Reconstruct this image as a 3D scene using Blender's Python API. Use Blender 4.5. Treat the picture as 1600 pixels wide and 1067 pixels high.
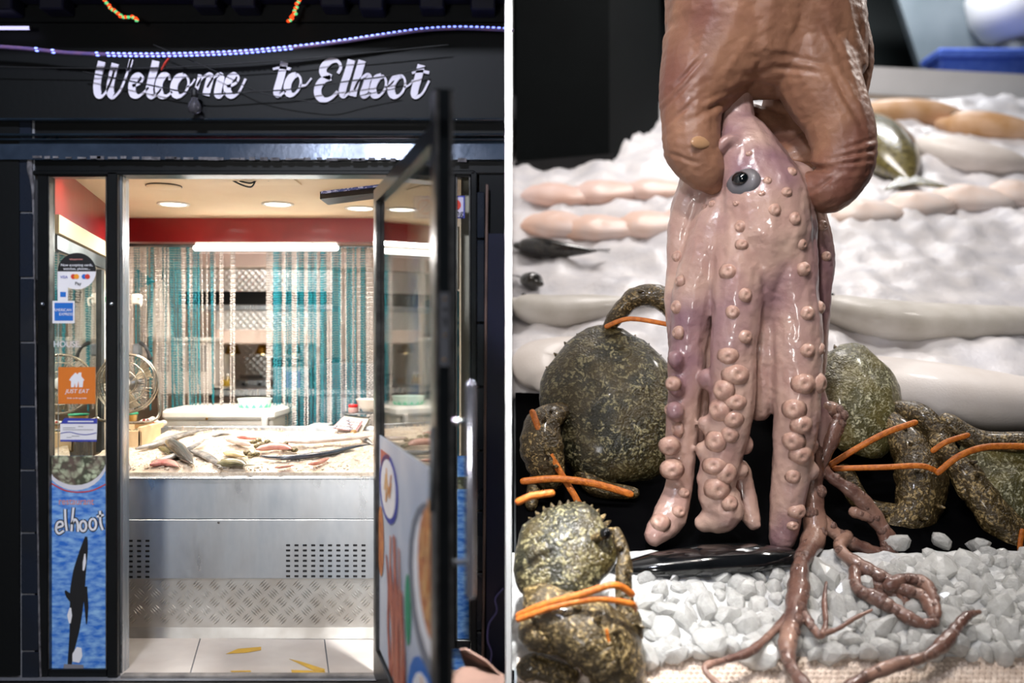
import bpy, bmesh, math, random
from mathutils import Vector, Matrix, noise as mnoise
from mathutils.bvhtree import BVHTree
R = random.Random(7)
V = Vector
scene = bpy.context.scene
col = scene.collection
for o in list(bpy.data.objects): bpy.data.objects.remove(o)

# ------------------------------------------------------------------ camera, light, exposure
FPX, CZ = 1400.0, 1.4            # focal length in pixels of a 1600 px wide frame, eye height
cam_d = bpy.data.cameras.new('camera'); cam = bpy.data.objects.new('camera', cam_d); col.objects.link(cam)
cam.location = (0, 0, CZ); cam.rotation_euler = (math.pi/2, 0, 0)
cam_d.sensor_width = 36; cam_d.lens = 36*FPX/1600; cam_d.clip_end = 200
cam_d.dof.use_dof = True; cam_d.dof.focus_distance = 4.38; cam_d.dof.aperture_fstop = 0.72
scene.camera = cam
scene.view_settings.view_transform = 'Standard'; scene.view_settings.look = 'None'
scene.view_settings.exposure = 0.0; scene.view_settings.gamma = 1.0
scene.view_settings.use_curve_mapping = False
w = bpy.data.worlds.new('night'); scene.world = w; w.use_nodes = True
w.node_tree.nodes['Background'].inputs[0].default_value = (.012, .016, .03, 1)
w.node_tree.nodes['Background'].inputs[1].default_value = .05

def area(name, loc, aim, sx, sy, power, color=(1, 1, 1), spread=180, shape='RECTANGLE'):
    d = bpy.data.lights.new(name, 'AREA'); d.shape = shape; d.size = sx; d.size_y = sy
    d.energy = power; d.color = color; d.spread = math.radians(spread)
    o = bpy.data.objects.new(name, d); col.objects.link(o); o.location = loc
    o.rotation_euler = (V(aim)-V(loc)).to_track_quat('-Z', 'Y').to_euler()
    return o
# added unseen lamp in front of the shop, lights the sign letters
area('street_fill', (-1.2, .2, 4.4), (-1.4, 3.75, 2.4), .5, .3, 78, (.82, .86, 1), 120)
# shop ceiling and tube lamps (fittings built below), then two added unseen ones
for (lx, ly) in ((-1.9, 5.03), (-1.315, 5.03), (-.83, 4.8)):
    area('downlight_lamp', (lx, ly, 2.15), (lx, ly, 0), .15, .15, 11, (1, .9, .78), 160, 'DISK')
area('tube_lamp', (-1.53, 5.30, 2.0), (-1.53, 4.9, 1.0), .8, .05, 16, (1, .95, .9), 170)
area('doorway_fill', (-1.5, 3.98, 2.14), (-1.5, 4.3, .5), .9, .12, 11, (1, .92, .82), 170)  # added above the entrance, out of view, to light counter front and floor
area('kitchen_fill', (-1.75, 6.15, 2.5), (-1.7, 6.3, 1.0), 1.6, .5, 9, (1, .94, .88), 170)  # added behind the bulkhead for general brightness
# market lamps above the sloping fish stall, plus added unseen fills
area('stall_lamp_back', (2.6, 8.2, 7.2), (2.3, 8.2, 2.0), 3.4, 1.6, 230, (1, .95, .92), 150)
area('stall_lamp_front', (.35, 2.0, 4.1), (1.22, 4.2, 1.9), .16, .16, 7.5, (1, .95, .90), 62)
area('stall_fill', (.35, 2.0, 4.6), (1.3, 4.3, 1.2), 1.2, .8, 5.5, (1, .94, .88), 150)  # added broad fill on the octopus and hand
area('ice_fill', (1.15, 2.6, 3.9), (1.12, 3.62, .15), .3, .3, 6, (1, .94, .88), 44)  # added narrow lamp that brightens the front ice
area('shelf_fill', (5.6, 12.4, 8.2), (5.8, 13.2, 4.6), 1.5, .6, 150, (.95, .97, 1), 140)  # added to brighten the tray, crate and tub at the back
area('stall_lamp_side', (3.6, 4.9, 4.2), (1.3, 4.2, 1.4), .5, .4, 38, (1, .95, .9), 140)
# added glow on the street side, put in to shine in the steel counter front
area('street_glow', (-1.75, -3.4, 1.25), (-1.4, 4, .9), .8, 1.3, 95, (1, .98, .96), 150)
area('divider_fill', (.16, 2.75, 3.3), (-.012, 3.2, 1.3), .12, .12, 26, (1, 1, 1), 50)  # added lamp that keeps the front edge of the divider white

# ------------------------------------------------------------------ helpers
def S(r, g, b):
    f = lambda c: (c/255/12.92) if c <= 10 else ((c/255+.055)/1.055)**2.4
    return (f(r), f(g), f(b), 1)
def W(px, py, Y): return V(((px-800)/FPX*Y, Y, CZ+(533.5-py)/FPX*Y))
WLOC = {}
class MB:
    def __init__(s): s.v, s.f, s.m, s.cur = [], [], [], 0
    def add(s, vs, fs):
        n = len(s.v); s.v += [tuple(v) for v in vs]
        for f in fs: s.f.append([n+i for i in f]); s.m.append(s.cur)
        return s
    def hexa(s, c):   # 8 corners: bottom ring 0-3, top ring 4-7
        return s.add(c, [(3,2,1,0), (4,5,6,7), (0,1,5,4), (1,2,6,5), (2,3,7,6), (3,0,4,7)])
    def box(s, a, b, bev=0):
        (x0,y0,z0), (x1,y1,z1) = [min(p) for p in zip(a,b)], [max(p) for p in zip(a,b)]
        if bev <= 0:
            return s.hexa([(x0,y0,z0),(x1,y0,z0),(x1,y1,z0),(x0,y1,z0),(x0,y0,z1),(x1,y0,z1),(x1,y1,z1),(x0,y1,z1)])
        e = min(bev, (x1-x0)*.45, (y1-y0)*.45, (z1-z0)*.45); rings = []
        for (z, i) in ((z0, e), (z0+e, 0), (z1-e, 0), (z1, e)):
            k = e if i == 0 else e*1.6
            rings.append([(x0+i,y0+k,z),(x0+k,y0+i,z),(x1-k,y0+i,z),(x1-i,y0+k,z),(x1-i,y1-k,z),(x1-k,y1-i,z),(x0+k,y1-i,z),(x0+i,y1-k,z)])
        return s.rings(rings)
    def rings(s, rings, cap=True, close=False):
        n = len(rings[0]); k = len(s.v); s.v += [tuple(p) for r in rings for p in r]
        m = len(rings)
        for i in range(m if close else m-1):
            a, b = k+i*n, k+((i+1) % m)*n
            for j in range(n):
                s.f.append([a+j, a+(j+1)%n, b+(j+1)%n, b+j]); s.m.append(s.cur)
        if cap and not close:
            s.f.append([k+j for j in reversed(range(n))]); s.m.append(s.cur)
            s.f.append([k+(m-1)*n+j for j in range(n)]); s.m.append(s.cur)
        return s
    def pb(s, x0, y0, x1, y1, Y, d=.05, bev=0):   # box whose front face fills a rectangle seen at distance Y
        a, b = W(x0, y0, Y), W(x1, y1, Y)
        return s.box((a.x, Y, a.z), (b.x, Y+d, b.z), bev)
    def tube(s, pts, rad, seg=10, rnd=True, flat=1.0, up=None, close=False):
        pts = [V(p) for p in pts]; n = len(pts)
        rad = [rad]*n if isinstance(rad, (int, float)) else list(rad)
        if rnd and not close:
            d0, d1 = (pts[0]-pts[1]).normalized(), (pts[-1]-pts[-2]).normalized()
            r0, r1 = rad[0], rad[-1]
            pts = [pts[0]+d0*r0*.95, pts[0]+d0*r0*.7]+pts+[pts[-1]+d1*r1*.7, pts[-1]+d1*r1*.95]
            rad = [r0*.3, r0*.72]+rad+[r1*.72, r1*.3]; n += 4
        T0 = None; N = None; rings = []
        for i in range(n):
            a = pts[(i-1) % n] if (close or i) else pts[0]; b = pts[(i+1) % n] if (close or i < n-1) else pts[-1]
            t = (b-a).normalized()
            if N is None:
                ref = V(up) if up else (V((0,0,1)) if abs(t.z) < .9 else V((1,0,0)))
                N = (ref-t*ref.dot(t)).normalized()
            else:
                N = N-t*N.dot(t); N = N.normalized() if N.length > 1e-6 else t.orthogonal().normalized()
            B = t.cross(N)
            rings.append([pts[i]+(N*math.cos(q)*flat+B*math.sin(q))*rad[i] for q in [2*math.pi*j/seg for j in range(seg)]])
        return s.rings(rings, True, close)
    def lathe(s, prof, o=(0,0,0), ax=(0,0,1), seg=20, sx=1, sy=1):   # prof: (radius, height)
        q = V(ax).to_track_quat('Z', 'Y'); o = V(o)
        return s.rings([[o+q@V((r*math.cos(t)*sx, r*math.sin(t)*sy, h)) for t in [2*math.pi*j/seg for j in range(seg)]] for r, h in prof])
    def ball(s, c, r, seg=14, rg=8, rot=None):
        r = (r,r,r) if isinstance(r,(int,float)) else r
        m = rot or Matrix.Identity(3); c = V(c); rings = []
        for i in range(rg+1):
            a = math.pi*min(max(i/rg, .012), .988)
            rings.append([c+m@V((r[0]*math.sin(a)*math.cos(t), r[1]*math.sin(a)*math.sin(t), -r[2]*math.cos(a))) for t in [2*math.pi*j/seg for j in range(seg)]])
        return s.rings(rings)
    def poly(s, pts, d):   # polygon extruded by vector d
        pts = [V(p) for p in pts]; return s.rings([pts, [p+V(d) for p in pts]])
    def build(s, name, mats, parent=None, smooth=False, org=None, lab=None):
        me = bpy.data.meshes.new(name)
        if parent is not None: o0 = WLOC[parent.name]
        elif org is not None: o0 = V(org)
        else:
            xs, ys, zs = zip(*s.v); o0 = V(((min(xs)+max(xs))/2, (min(ys)+max(ys))/2, min(zs)))
        me.from_pydata([V(v)-o0 for v in s.v], [], s.f)
        for m in (mats if isinstance(mats, (list, tuple)) else [mats]): me.materials.append(m)
        if len(me.materials) > 1: me.polygons.foreach_set('material_index', s.m)
        bm = bmesh.new(); bm.from_mesh(me); bmesh.ops.recalc_face_normals(bm, faces=bm.faces); bm.to_mesh(me); bm.free()
        if smooth: me.shade_smooth()
        ob = bpy.data.objects.new(name, me); col.objects.link(ob)
        if parent is not None: ob.parent = parent
        else: ob.location = o0
        WLOC[ob.name] = o0
        if lab: ob['label'] = lab
        return ob
def thing(name, loc, label, cat, group=None):
    o = bpy.data.objects.new(name, None); col.objects.link(o); o.empty_display_size = .05
    o.location = loc; WLOC[o.name] = V(loc); return tag(o, label, cat, group)
def tag(o, label, cat, group=None):
    o['label'] = label; o['category'] = cat
    if group: o['group'] = group
    return o
def struct(o, label, cat='wall'):
    o['kind'] = 'structure'; o['label'] = label; o['category'] = cat; return o
def sobj(name, loc, label, cat='wall'):
    o = thing(name, loc, label, cat); o['kind'] = 'structure'; return o
def copy_tree(o, parent=None, loc=None):
    c = o.copy(); col.objects.link(c)
    if parent is not None: c.parent = parent
    if loc is not None: c.location = loc
    for ch in o.children: copy_tree(ch, c)
    return c
def spline(pts, n=6):
    P = [V(p) for p in pts]; out = []
    for i in range(len(P)-1):
        a, b, c, d = P[max(i-1,0)], P[i], P[i+1], P[min(i+2, len(P)-1)]
        for k in range(n):
            t = k/n
            out.append(.5*((2*b)+(c-a)*t+(2*a-5*b+4*c-d)*t*t+(3*b-a-3*c+d)*t**3))
    return out+[P[-1]]
def lerpl(vals, m):
    return [vals[min(int(x), len(vals)-2)]*(1-(x-min(int(x), len(vals)-2)))+vals[min(int(x), len(vals)-2)+1]*(x-min(int(x), len(vals)-2)) for x in [i*(len(vals)-1)/(m-1) for i in range(m)]]
def stube(mb, pts, rad, n=6, seg=10, **k):
    q = spline(pts, n); rad = lerpl(list(rad), len(q)) if not isinstance(rad, (int, float)) else rad
    return mb.tube(q, rad, seg, **k)
def eval_mesh(ob):
    dg = bpy.context.evaluated_depsgraph_get(); dg.update()
    return bpy.data.meshes.new_from_object(ob.evaluated_get(dg), depsgraph=dg)
def fuse(mb, name, mat, vox, it, parent=None, org=None, disp=None):   # weld overlapping volumes into one continuous skin
    ob = mb.build(name, mat, parent, org=org)
    r = ob.modifiers.new('r', 'REMESH'); r.mode = 'VOXEL'; r.voxel_size = vox
    s = ob.modifiers.new('s', 'SMOOTH'); s.iterations = it; s.factor = .5
    me = eval_mesh(ob); ob.modifiers.clear(); old = ob.data; ob.data = me; bpy.data.meshes.remove(old); me.name = name
    me.materials.clear(); me.materials.append(mat)
    if disp:
        off = WLOC[ob.name]; ns = [v.normal.copy() for v in me.vertices]
        for v, n in zip(me.vertices, ns): v.co += n*disp(v.co+off)
    me.shade_smooth(); return ob
def text(s, name, o, size, mat, parent, xdir=(1,0,0), up=(0,0,1), align='CENTER', d=.0006, sx=1, shear=0, lab=None):
    c = bpy.data.curves.new(name, 'FONT'); c.body = s; c.size = size; c.align_x = align; c.align_y = 'CENTER'; c.extrude = d; c.shear = shear
    t = bpy.data.objects.new(name, c); col.objects.link(t); me = eval_mesh(t); bpy.data.objects.remove(t)
    x, u = V(xdir).normalized(), V(up).normalized(); n = x.cross(u)
    o0 = WLOC[parent.name] if parent else V(o)
    for v in me.vertices: v.co = V(o)+x*v.co.x*sx+u*v.co.y+n*v.co.z-o0
    me.materials.clear(); me.materials.append(mat); me.name = name
    ob = bpy.data.objects.new(name, me); col.objects.link(ob); ob.parent = parent; WLOC[ob.name] = o0
    if lab: ob['label'] = lab
    return ob
def ribbon(mb, pts, wid, to3, d, n=7, brush=None):
    # flat stroke: pts in 2-D picture units, wid list or (thin, thick) brush, to3 maps 2-D to space, d = thickness vector
    P = spline([V((a, b, 0)) for a, b in pts], n); m = len(P)
    ws = None if brush else lerpl(list(wid), m)
    L, Rr = [], []
    tans = [(P[min(i+1, m-1)]-P[max(i-1, 0)]).normalized() for i in range(m)]
    if brush: ws = [brush[0]+(brush[1]-brush[0])*min(1, max(0, .45+.75*t.y)) for t in tans]; ws = [(ws[max(i-1,0)]+ws[i]+ws[min(i+1,m-1)])/3 for i in range(m)]
    k = len(mb.v)
    for p, t, wd in zip(P, tans, ws):
        nn = V((-t.y, t.x, 0))*wd/2
        a, b = to3(p+nn), to3(p-nn); L.append(a); Rr.append(b)
    d = V(d)
    rings = [[a, b, b+d, a+d] for a, b in zip(L, Rr)]
    return mb.rings(rings)

# ------------------------------------------------------------------ materials
MC = {}
def mat(name, c, rough=.5, metal=0, c2=None, scale=8, bump=0, bscale=None, spec=.5, emit=None, es=0, coat=0, trans=0, sss=0, ior=1.45, detail=4, stretch=None, lo=.35, hi=.65, rvar=0):
    m = bpy.data.materials.new(name); m.use_nodes = True; nt = m.node_tree; b = nt.nodes['Principled BSDF']; ln = nt.links.new
    c = c if len(c) == 4 else (*c, 1)
    b.inputs['Base Color'].default_value = c; b.inputs['Roughness'].default_value = rough; b.inputs['Metallic'].default_value = metal
    b.inputs['Specular IOR Level'].default_value = spec; b.inputs['Coat Weight'].default_value = coat; b.inputs['Coat Roughness'].default_value = .08
    b.inputs['Transmission Weight'].default_value = trans; b.inputs['IOR'].default_value = ior
    if sss: b.inputs['Subsurface Weight'].default_value = sss; b.inputs['Subsurface Radius'].default_value = (.1, .1, .1); b.inputs['Subsurface Scale'].default_value = .5
    if emit: b.inputs['Emission Color'].default_value = emit; b.inputs['Emission Strength'].default_value = es
    tc = nt.nodes.new('ShaderNodeTexCoord'); mp = nt.nodes.new('ShaderNodeMapping'); ln(tc.outputs['Object'], mp.inputs[0])
    if stretch: mp.inputs['Scale'].default_value = stretch
    def nz(sc, det=4):
        n = nt.nodes.new('ShaderNodeTexNoise'); n.inputs['Scale'].default_value = sc; n.inputs['Detail'].default_value = det; ln(mp.outputs[0], n.inputs['Vector']); return n
    n1 = nz(scale, detail)
    rp = nt.nodes.new('ShaderNodeValToRGB'); ln(n1.outputs[0], rp.inputs[0])
    cc2 = c2 or tuple(x*.9 for x in c[:3])+(1,)
    cc2 = cc2 if len(cc2) == 4 else (*cc2, 1)
    rp.color_ramp.elements[0].position = lo; rp.color_ramp.elements[0].color = c; rp.color_ramp.elements[1].position = hi; rp.color_ramp.elements[1].color = cc2
    ln(rp.outputs[0], b.inputs['Base Color'])
    if rvar:
        mr = nt.nodes.new('ShaderNodeMapRange'); ln(n1.outputs[0], mr.inputs[0]); mr.inputs[1].default_value = .3; mr.inputs[2].default_value = .7
        mr.inputs[3].default_value = max(.02, rough-rvar); mr.inputs[4].default_value = rough+rvar; ln(mr.outputs[0], b.inputs['Roughness'])
    if bump:
        bp = nt.nodes.new('ShaderNodeBump'); bp.inputs['Strength'].default_value = bump; bp.inputs['Distance'].default_value = .01
        ln(nz(bscale or scale*3).outputs[0], bp.inputs['Height']); ln(bp.outputs[0], b.inputs['Normal'])
    MC[name] = m; return m
def glassmat(name, tint=(1, 1, 1, 1), refl=.5, haze=0):
    m = bpy.data.materials.new(name); m.use_nodes = True; nt = m.node_tree; nt.nodes.clear(); ln = nt.links.new
    out = nt.nodes.new('ShaderNodeOutputMaterial'); tr = nt.nodes.new('ShaderNodeBsdfTransparent'); gl = nt.nodes.new('ShaderNodeBsdfGlossy')
    fr = nt.nodes.new('ShaderNodeFresnel'); mx = nt.nodes.new('ShaderNodeMixShader'); ml = nt.nodes.new('ShaderNodeMath'); ml.operation = 'MULTIPLY'
    tr.inputs[0].default_value = tint; gl.inputs['Roughness'].default_value = .02; fr.inputs[0].default_value = 1.45; ml.inputs[1].default_value = refl
    ln(fr.outputs[0], ml.inputs[0]); ln(ml.outputs[0], mx.inputs[0]); ln(tr.outputs[0], mx.inputs[1]); ln(gl.outputs[0], mx.inputs[2]); ln(mx.outputs[0], out.inputs[0])
    return m
def voromat(name, c_bg, c_spot, scale, rough, thr=(.2, .45), c3=None, bump=.4, coat=.3, scale2=3, dist=.06):
    m = bpy.data.materials.new(name); m.use_nodes = True; nt = m.node_tree; b = nt.nodes['Principled BSDF']; ln = nt.links.new
    tc = nt.nodes.new('ShaderNodeTexCoord'); nz = nt.nodes.new('ShaderNodeTexNoise'); nz.inputs['Scale'].default_value = scale*.6; nz.inputs['Detail'].default_value = 3
    mx = nt.nodes.new('ShaderNodeMix'); mx.data_type = 'VECTOR'; mx.inputs[0].default_value = dist
    ln(tc.outputs['Object'], nz.inputs['Vector']); ln(tc.outputs['Object'], mx.inputs[4]); ln(nz.outputs[1], mx.inputs[5])
    vo = nt.nodes.new('ShaderNodeTexVoronoi'); vo.inputs['Scale'].default_value = scale; ln(mx.outputs[1], vo.inputs['Vector'])
    rp = nt.nodes.new('ShaderNodeValToRGB'); ln(vo.outputs['Distance'], rp.inputs[0])
    e = rp.color_ramp.elements; e[0].position = thr[0]; e[0].color = c_spot; e[1].position = thr[1]; e[1].color = c_bg
    n2 = nt.nodes.new('ShaderNodeTexNoise'); n2.inputs['Scale'].default_value = scale2; ln(tc.outputs['Object'], n2.inputs['Vector'])
    r2 = nt.nodes.new('ShaderNodeValToRGB'); ln(n2.outputs[0], r2.inputs[0]); r2.color_ramp.elements[0].position = .4; r2.color_ramp.elements[1].position = .62
    m2 = nt.nodes.new('ShaderNodeMix'); m2.data_type = 'RGBA'; ln(r2.outputs[0], m2.inputs[0]); ln(rp.outputs[0], m2.inputs[6]); m2.inputs[7].default_value = c3 or c_bg
    ml = nt.nodes.new('ShaderNodeMix'); ml.data_type = 'RGBA'; ml.inputs[0].default_value = .55; ln(rp.outputs[0], ml.inputs[6]); ln(m2.outputs[2], ml.inputs[7])
    ln(ml.outputs[2], b.inputs['Base Color']); b.inputs['Roughness'].default_value = rough; b.inputs['Coat Weight'].default_value = coat; b.inputs['Coat Roughness'].default_value = .12
    bp = nt.nodes.new('ShaderNodeBump'); bp.inputs['Strength'].default_value = bump; bp.inputs['Distance'].default_value = .02; bp.invert = True
    ln(vo.outputs['Distance'], bp.inputs['Height'])
    n3 = nt.nodes.new('ShaderNodeTexNoise'); n3.inputs['Scale'].default_value = scale*2.6; n3.inputs['Detail'].default_value = 3; ln(tc.outputs['Object'], n3.inputs['Vector'])
    b3 = nt.nodes.new('ShaderNodeBump'); b3.inputs['Strength'].default_value = min(1, bump*2); b3.inputs['Distance'].default_value = .012; ln(n3.outputs[0], b3.inputs['Height']); ln(bp.outputs[0], b3.inputs['Normal'])
    ln(b3.outputs[0], b.inputs['Normal']); return m
black = mat('black_paint', S(4,6,8), .5, c2=S(6,9,11), spec=.22, scale=3, bump=.05, bscale=40)
blackgloss = mat('black_lacquer', S(20,28,36), .18, c2=S(32,42,52), scale=5, stretch=(1,1,6), coat=.5, bump=.03, bscale=60)
frame_m = mat('black_door_frame', S(8,10,12), .28, c2=S(13,16,18), scale=6, spec=.6)
alu = mat('aluminium_edge', S(110,108,106), .35, .8, c2=S(80,78,76), scale=20)
tile_m = mat('slate_blue_tile', S(28,34,46), .3, c2=S(20,25,34), scale=4, rvar=.1, bump=.06, bscale=30)
grout_m = mat('pale_grout', S(120,122,128), .9, bump=.2)
plaster_m = mat('torn_plaster', S(120,118,122), .9, c2=S(70,68,72), scale=30, bump=.6)
sign_w = mat('white_sign_vinyl', S(226,222,236), .6, c2=S(212,208,224), scale=4)
white_p = mat('white_paint', S(250,250,250), .7, c2=S(245,245,245), scale=3)
red_m = mat('red_gloss_paint', S(150,28,32), .28, c2=S(128,20,26), scale=3, stretch=(1,1,.4), bump=.12, bscale=9, coat=.2)
cream = mat('cream_ceiling', S(238,216,184), .7, c2=S(228,202,168), scale=1.6, bump=.05, bscale=12)
creamw = mat('cream_wall', S(225,208,190), .6, c2=S(205,188,170), scale=2)
steel = mat('brushed_steel', S(196,200,204), .30, 1, c2=S(160,168,176), scale=3, stretch=(14,14,.8), rvar=.08, bump=.04, bscale=30)
steel_f = mat('streaked_steel_front', S(214,216,218), .36, .85, c2=S(160,168,176), scale=2.2, stretch=(2.2,2.2,.9), rvar=.12, bump=.03, bscale=14, lo=.38, hi=.7)  # steel colour varies in broad upright streaks
steel_d = mat('dull_steel', S(130,134,138), .4, 1, c2=S(95,100,105), scale=5)
mirror = mat('mirror_panel', S(220,220,218), .03, 1, c2=S(214,214,212), scale=2)
checker = mat('checker_plate', S(205,203,198), .42, .75, c2=S(178,172,164), scale=5, rvar=.06)
ftile = mat('floor_tile', S(206,198,190), .35, c2=S(186,176,168), scale=3.5, bump=.05, bscale=14, coat=.1)
stone = mat('pavement', S(70,66,66), .8, c2=S(46,44,46), scale=8, bump=.4)
ywear = mat('yellow_tape', S(206,164,50), .6, c2=S(190,150,60), scale=30)
whitep = mat('white_plastic', S(232,228,220), .4, c2=S(220,214,204), scale=3)
cream_e = mat('freezer_enamel', S(228,220,204), .35, c2=S(216,206,188), scale=3)
lampw = mat('lamp_diffuser', S(255,250,240), .5, emit=(1,.95,.86,1), es=9)
tubew = mat('tube_glow', S(255,255,255), .5, emit=(1,.98,.95,1), es=7)
rubber = mat('black_rubber', S(16,16,18), .5, c2=S(24,24,26))
tvs = mat('screen_glow', S(20,22,26), .3, emit=S(120,130,150), es=.0)
led_b = mat('blue_led', S(60,80,255), .4, emit=(.10,.16,1,1), es=9)
led_core = mat('blue_led_core', S(200,215,255), .4, emit=(.16,.22,1,1), es=3.2)
ledr = mat('red_led', S(255,60,20), .4, emit=(1,.07,.01,1), es=1.6)
ledg = mat('green_led', S(120,255,140), .4, emit=(.15,.8,.3,1), es=.8)
ledw = mat('white_led_bar', S(210,210,255), .4, emit=(.62,.60,1,1), es=1.2)
ropem = mat('rope_sleeve', S(120,90,130), .3, c2=S(90,80,140), scale=30)
teal = mat('teal_chain', S(6,128,140), .4, .2, c2=S(4,104,120), scale=20)
silver = mat('silver_chain', S(205,200,196), .36, .6, c2=S(180,172,166), scale=20)
paper = mat('white_paper', S(238,236,238), .7, c2=S(228,226,230), scale=6)
glass = glassmat('clear_glass', (.93,.96,.95,1), .7)
glass_l = glassmat('door_glass', (.88,.92,.91,1), .9)
inkb = mat('black_ink', S(18,18,22), .6); inkw = mat('white_ink', S(240,240,245), .6); inko = mat('orange_ink', S(224,122,34), .5, c2=S(216,116,36), scale=5)
inkr = mat('red_ink', S(214,60,40), .5); inkblue = mat('blue_ink', S(28,110,200), .5); inknavy = mat('navy_ink', S(50,60,160), .5, c2=S(60,70,170)); inkgreen = mat('green_ink', S(40,150,110), .6)
inkyel = mat('yellow_ink', S(244,160,40), .5); inkgrey = mat('grey_ink', S(130,130,140), .6); inkpink = mat('pink_ink', S(226,150,140), .6)
gold = mat('brass_shade', S(150,110,40), .3, .9, c2=S(110,78,26))
gumb = mat('bulb_glow', S(255,230,170), .4, emit=(1,.75,.35,1), es=12)
# ------------------------------------------------------------------ setting of the shop front
D = 3.75
m = MB().box((-6, -3, -.06), (7.8, 3.72, -.008)); struct(m.build('floor_pavement', stone), 'dark pavement in front of the shop', 'floor')
m = MB().box((-.0229, 3.2, -.006), (-.0026, 13, 6.8)); struct(m.build('wall_added_divider', white_p), 'thin white dividing wall added between the shop front and the fish stall')  # added partition for the white strip, also keeps both sides' lamps apart
# left pier, black with a column of slate tiles
a = W(-120, 0, D); b = W(30, 0, D)
pier = struct(MB().box((a.x, D, 0), (b.x, D+.3, 3.6)).build('wall_pier_left', black), 'black wall pier at the left edge with a column of slate tiles')
ys = [150, 247, 332, 434, 535, 635, 735, 833, 929, 1018, 1066]
MB().pb(28, 140, 54, 1066, D+.012, .2).build('grout', grout_m, pier)
for i in range(len(ys)-1):
    x0, x1 = 29+i*.5, 49+i*1.3
    MB().pb(x0, ys[i]+1.2, x1, ys[i+1]-1.2, D+.004, .03, .003).build('tile', tile_m, pier)
mb = MB()
zz = [(50, 236), (47, 262), (51, 290), (52, 330), (53, 420), (55, 560), (58, 760), (62, 1000), (64, 1060)]
stube(mb, [W(x, y, D+.01) for x, y in zz], [.010,.013,.008,.004,.004,.004,.004,.004,.004], 8, 8)
mb.build('plaster_edge', plaster_m, pier, True)
# right pier
a = W(741, 0, D); b = W(789.5, 0, D)
pier = struct(MB().box((a.x+.02, D+.03, 0), (b.x, D+.3, 3.6)).build('wall_pier_right', black), 'black wall pier beside the open door with dark tiles')
MB().pb(760, 365, 790, 1066, D+.005, .03).build('panel', mat('night_blue_panel', S(24,26,52), .35, c2=S(16,18,40), scale=2), pier)
for i, (p, q) in enumerate(((300,372),(375,503),(506,603),(606,703),(706,797),(800,893),(896,985),(988,1064))):
    MB().pb(744, p, 757, q, D+.012, .03, .003).build('tile', tile_m, pier)
mb = MB(); stube(mb, [W(761, 290, D), W(759, 500, D), W(757, 800, D), W(754, 1060, D)], .006, 6, 6); mb.build('brown_edge', mat('brown_edge_trim', S(120,96,86), .6, c2=S(90,72,66)), pier, True)
# fascia, mouldings and head
fas = struct(MB().pb(-120, -40, 789, 188, D-.02, .3).build('wall_fascia', black), 'black fascia board above the shop entrance')
MB().pb(-120, 184, 789, 188, D-.035, .05, .004).build('moulding', blackgloss, fas)
MB().pb(-120, 190, 789, 209, D+.02, .05).build('recess_board', black, fas)
MB().pb(-120, 208, 789, 212, D-.02, .05, .004).build('moulding', blackgloss, fas)
MB().pb(-120, 216, 789, 219, D-.02, .05, .003).build('moulding', blackgloss, fas)
t1 = MB(); a, b = W(-20, 221, D), W(789, 250, D)
t1.hexa([(a.x, D-.012, b.z), (b.x, D-.012, b.z), (b.x, D+.1, b.z), (a.x, D+.1, b.z), (a.x, D+.002, a.z), (b.x, D+.002, a.z), (b.x, D+.1, a.z), (a.x, D+.1, a.z)])
struct(t1.build('trim_head', mat('blue_black_gloss_board', S(58,70,86), .22, .3, c2=S(38,48,62), scale=7, rvar=.08, bump=.05, bscale=50)), 'glossy blue black board across the head of the entrance', 'trim')
mb = MB()
for i in range(40):
    x = 52+i*17+R.uniform(-4, 4); mb.pb(x, 244+R.uniform(-1, 1)+i*.1, x+R.uniform(8, 18), 247.5+R.uniform(-1, 1.5)+i*.1, D-.016, .01)
struct(mb.build('trim_plaster', plaster_m), 'ragged strip of grey plaster along the entrance head', 'trim')
struct(MB().pb(40, 250, 789, 272, D+.02, .12, .006).build('trim_lintel', frame_m), 'black metal lintel over the glass door and side windows', 'trim')
MB().pb(50, 266, 742, 273, D, .03, .004).build('drip_bar', frame_m, bpy.data.objects['trim_lintel'])
# overhead canopy with beams
can = struct(MB().box((-2.4, 3.35, 2.80), (-.03, 3.72, 2.88)).build('ceiling_canopy', mat('canopy_boards', S(18,16,48), .6, c2=S(12,12,34))), 'dark blue boarded canopy above the sign', 'ceiling')
for i, x in enumerate((-20, 60, 300, 360, 500, 560, 655, 735)):
    MB().pb(x, -32, x+38, 12+R.uniform(-4, 4), D-.14, .1, .006).build('beam', mat('beam_%d' % i, S(14,14,30), .5, c2=S(20,20,44)), can)
MB().pb(-60, 12, 789, 34, D-.04, .1).build('board', black, can)
# floor of shop
fl = struct(MB().box((-3.6, 3.7, -.06), (0-.03, 7.4, -.008)).build('floor', grout_m), 'pale tiled floor inside the shop', 'floor')
yj0, yj1 = 3.98, 4.5
def ftx(px, py):  # floor point seen at pixel
    Y = 1.4*FPX/(py-533.5); return V(((px-800)/FPX*Y, Y, 0))
js = [((-60,1050),(60,995)), ((297,1053),(313,997)), ((514,1053),(507,999)), ((760,1053),(730,1000))]
for i in range(3):
    p0, p1, q0, q1 = ftx(*js[i][0]), ftx(*js[i][1]), ftx(*js[i+1][0]), ftx(*js[i+1][1])
    g = .003
    c = [(p0.x+g, p0.y, 0), (q0.x-g, q0.y, 0), (q1.x-g, q1.y, 0), (p1.x+g, p1.y, 0)]
    MB().hexa([(x, y, -.008) for x, y, z in c]+c).build('tile', ftile, fl)
th = MB().pb(188, 1055, 592, 1066, 3.745, .035, .004); struct(th.build('trim_threshold', mat('worn_threshold', S(150,145,140), .6, c2=S(96,92,90), scale=9, bump=.3)), 'worn pale threshold under the open door', 'trim')
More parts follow.
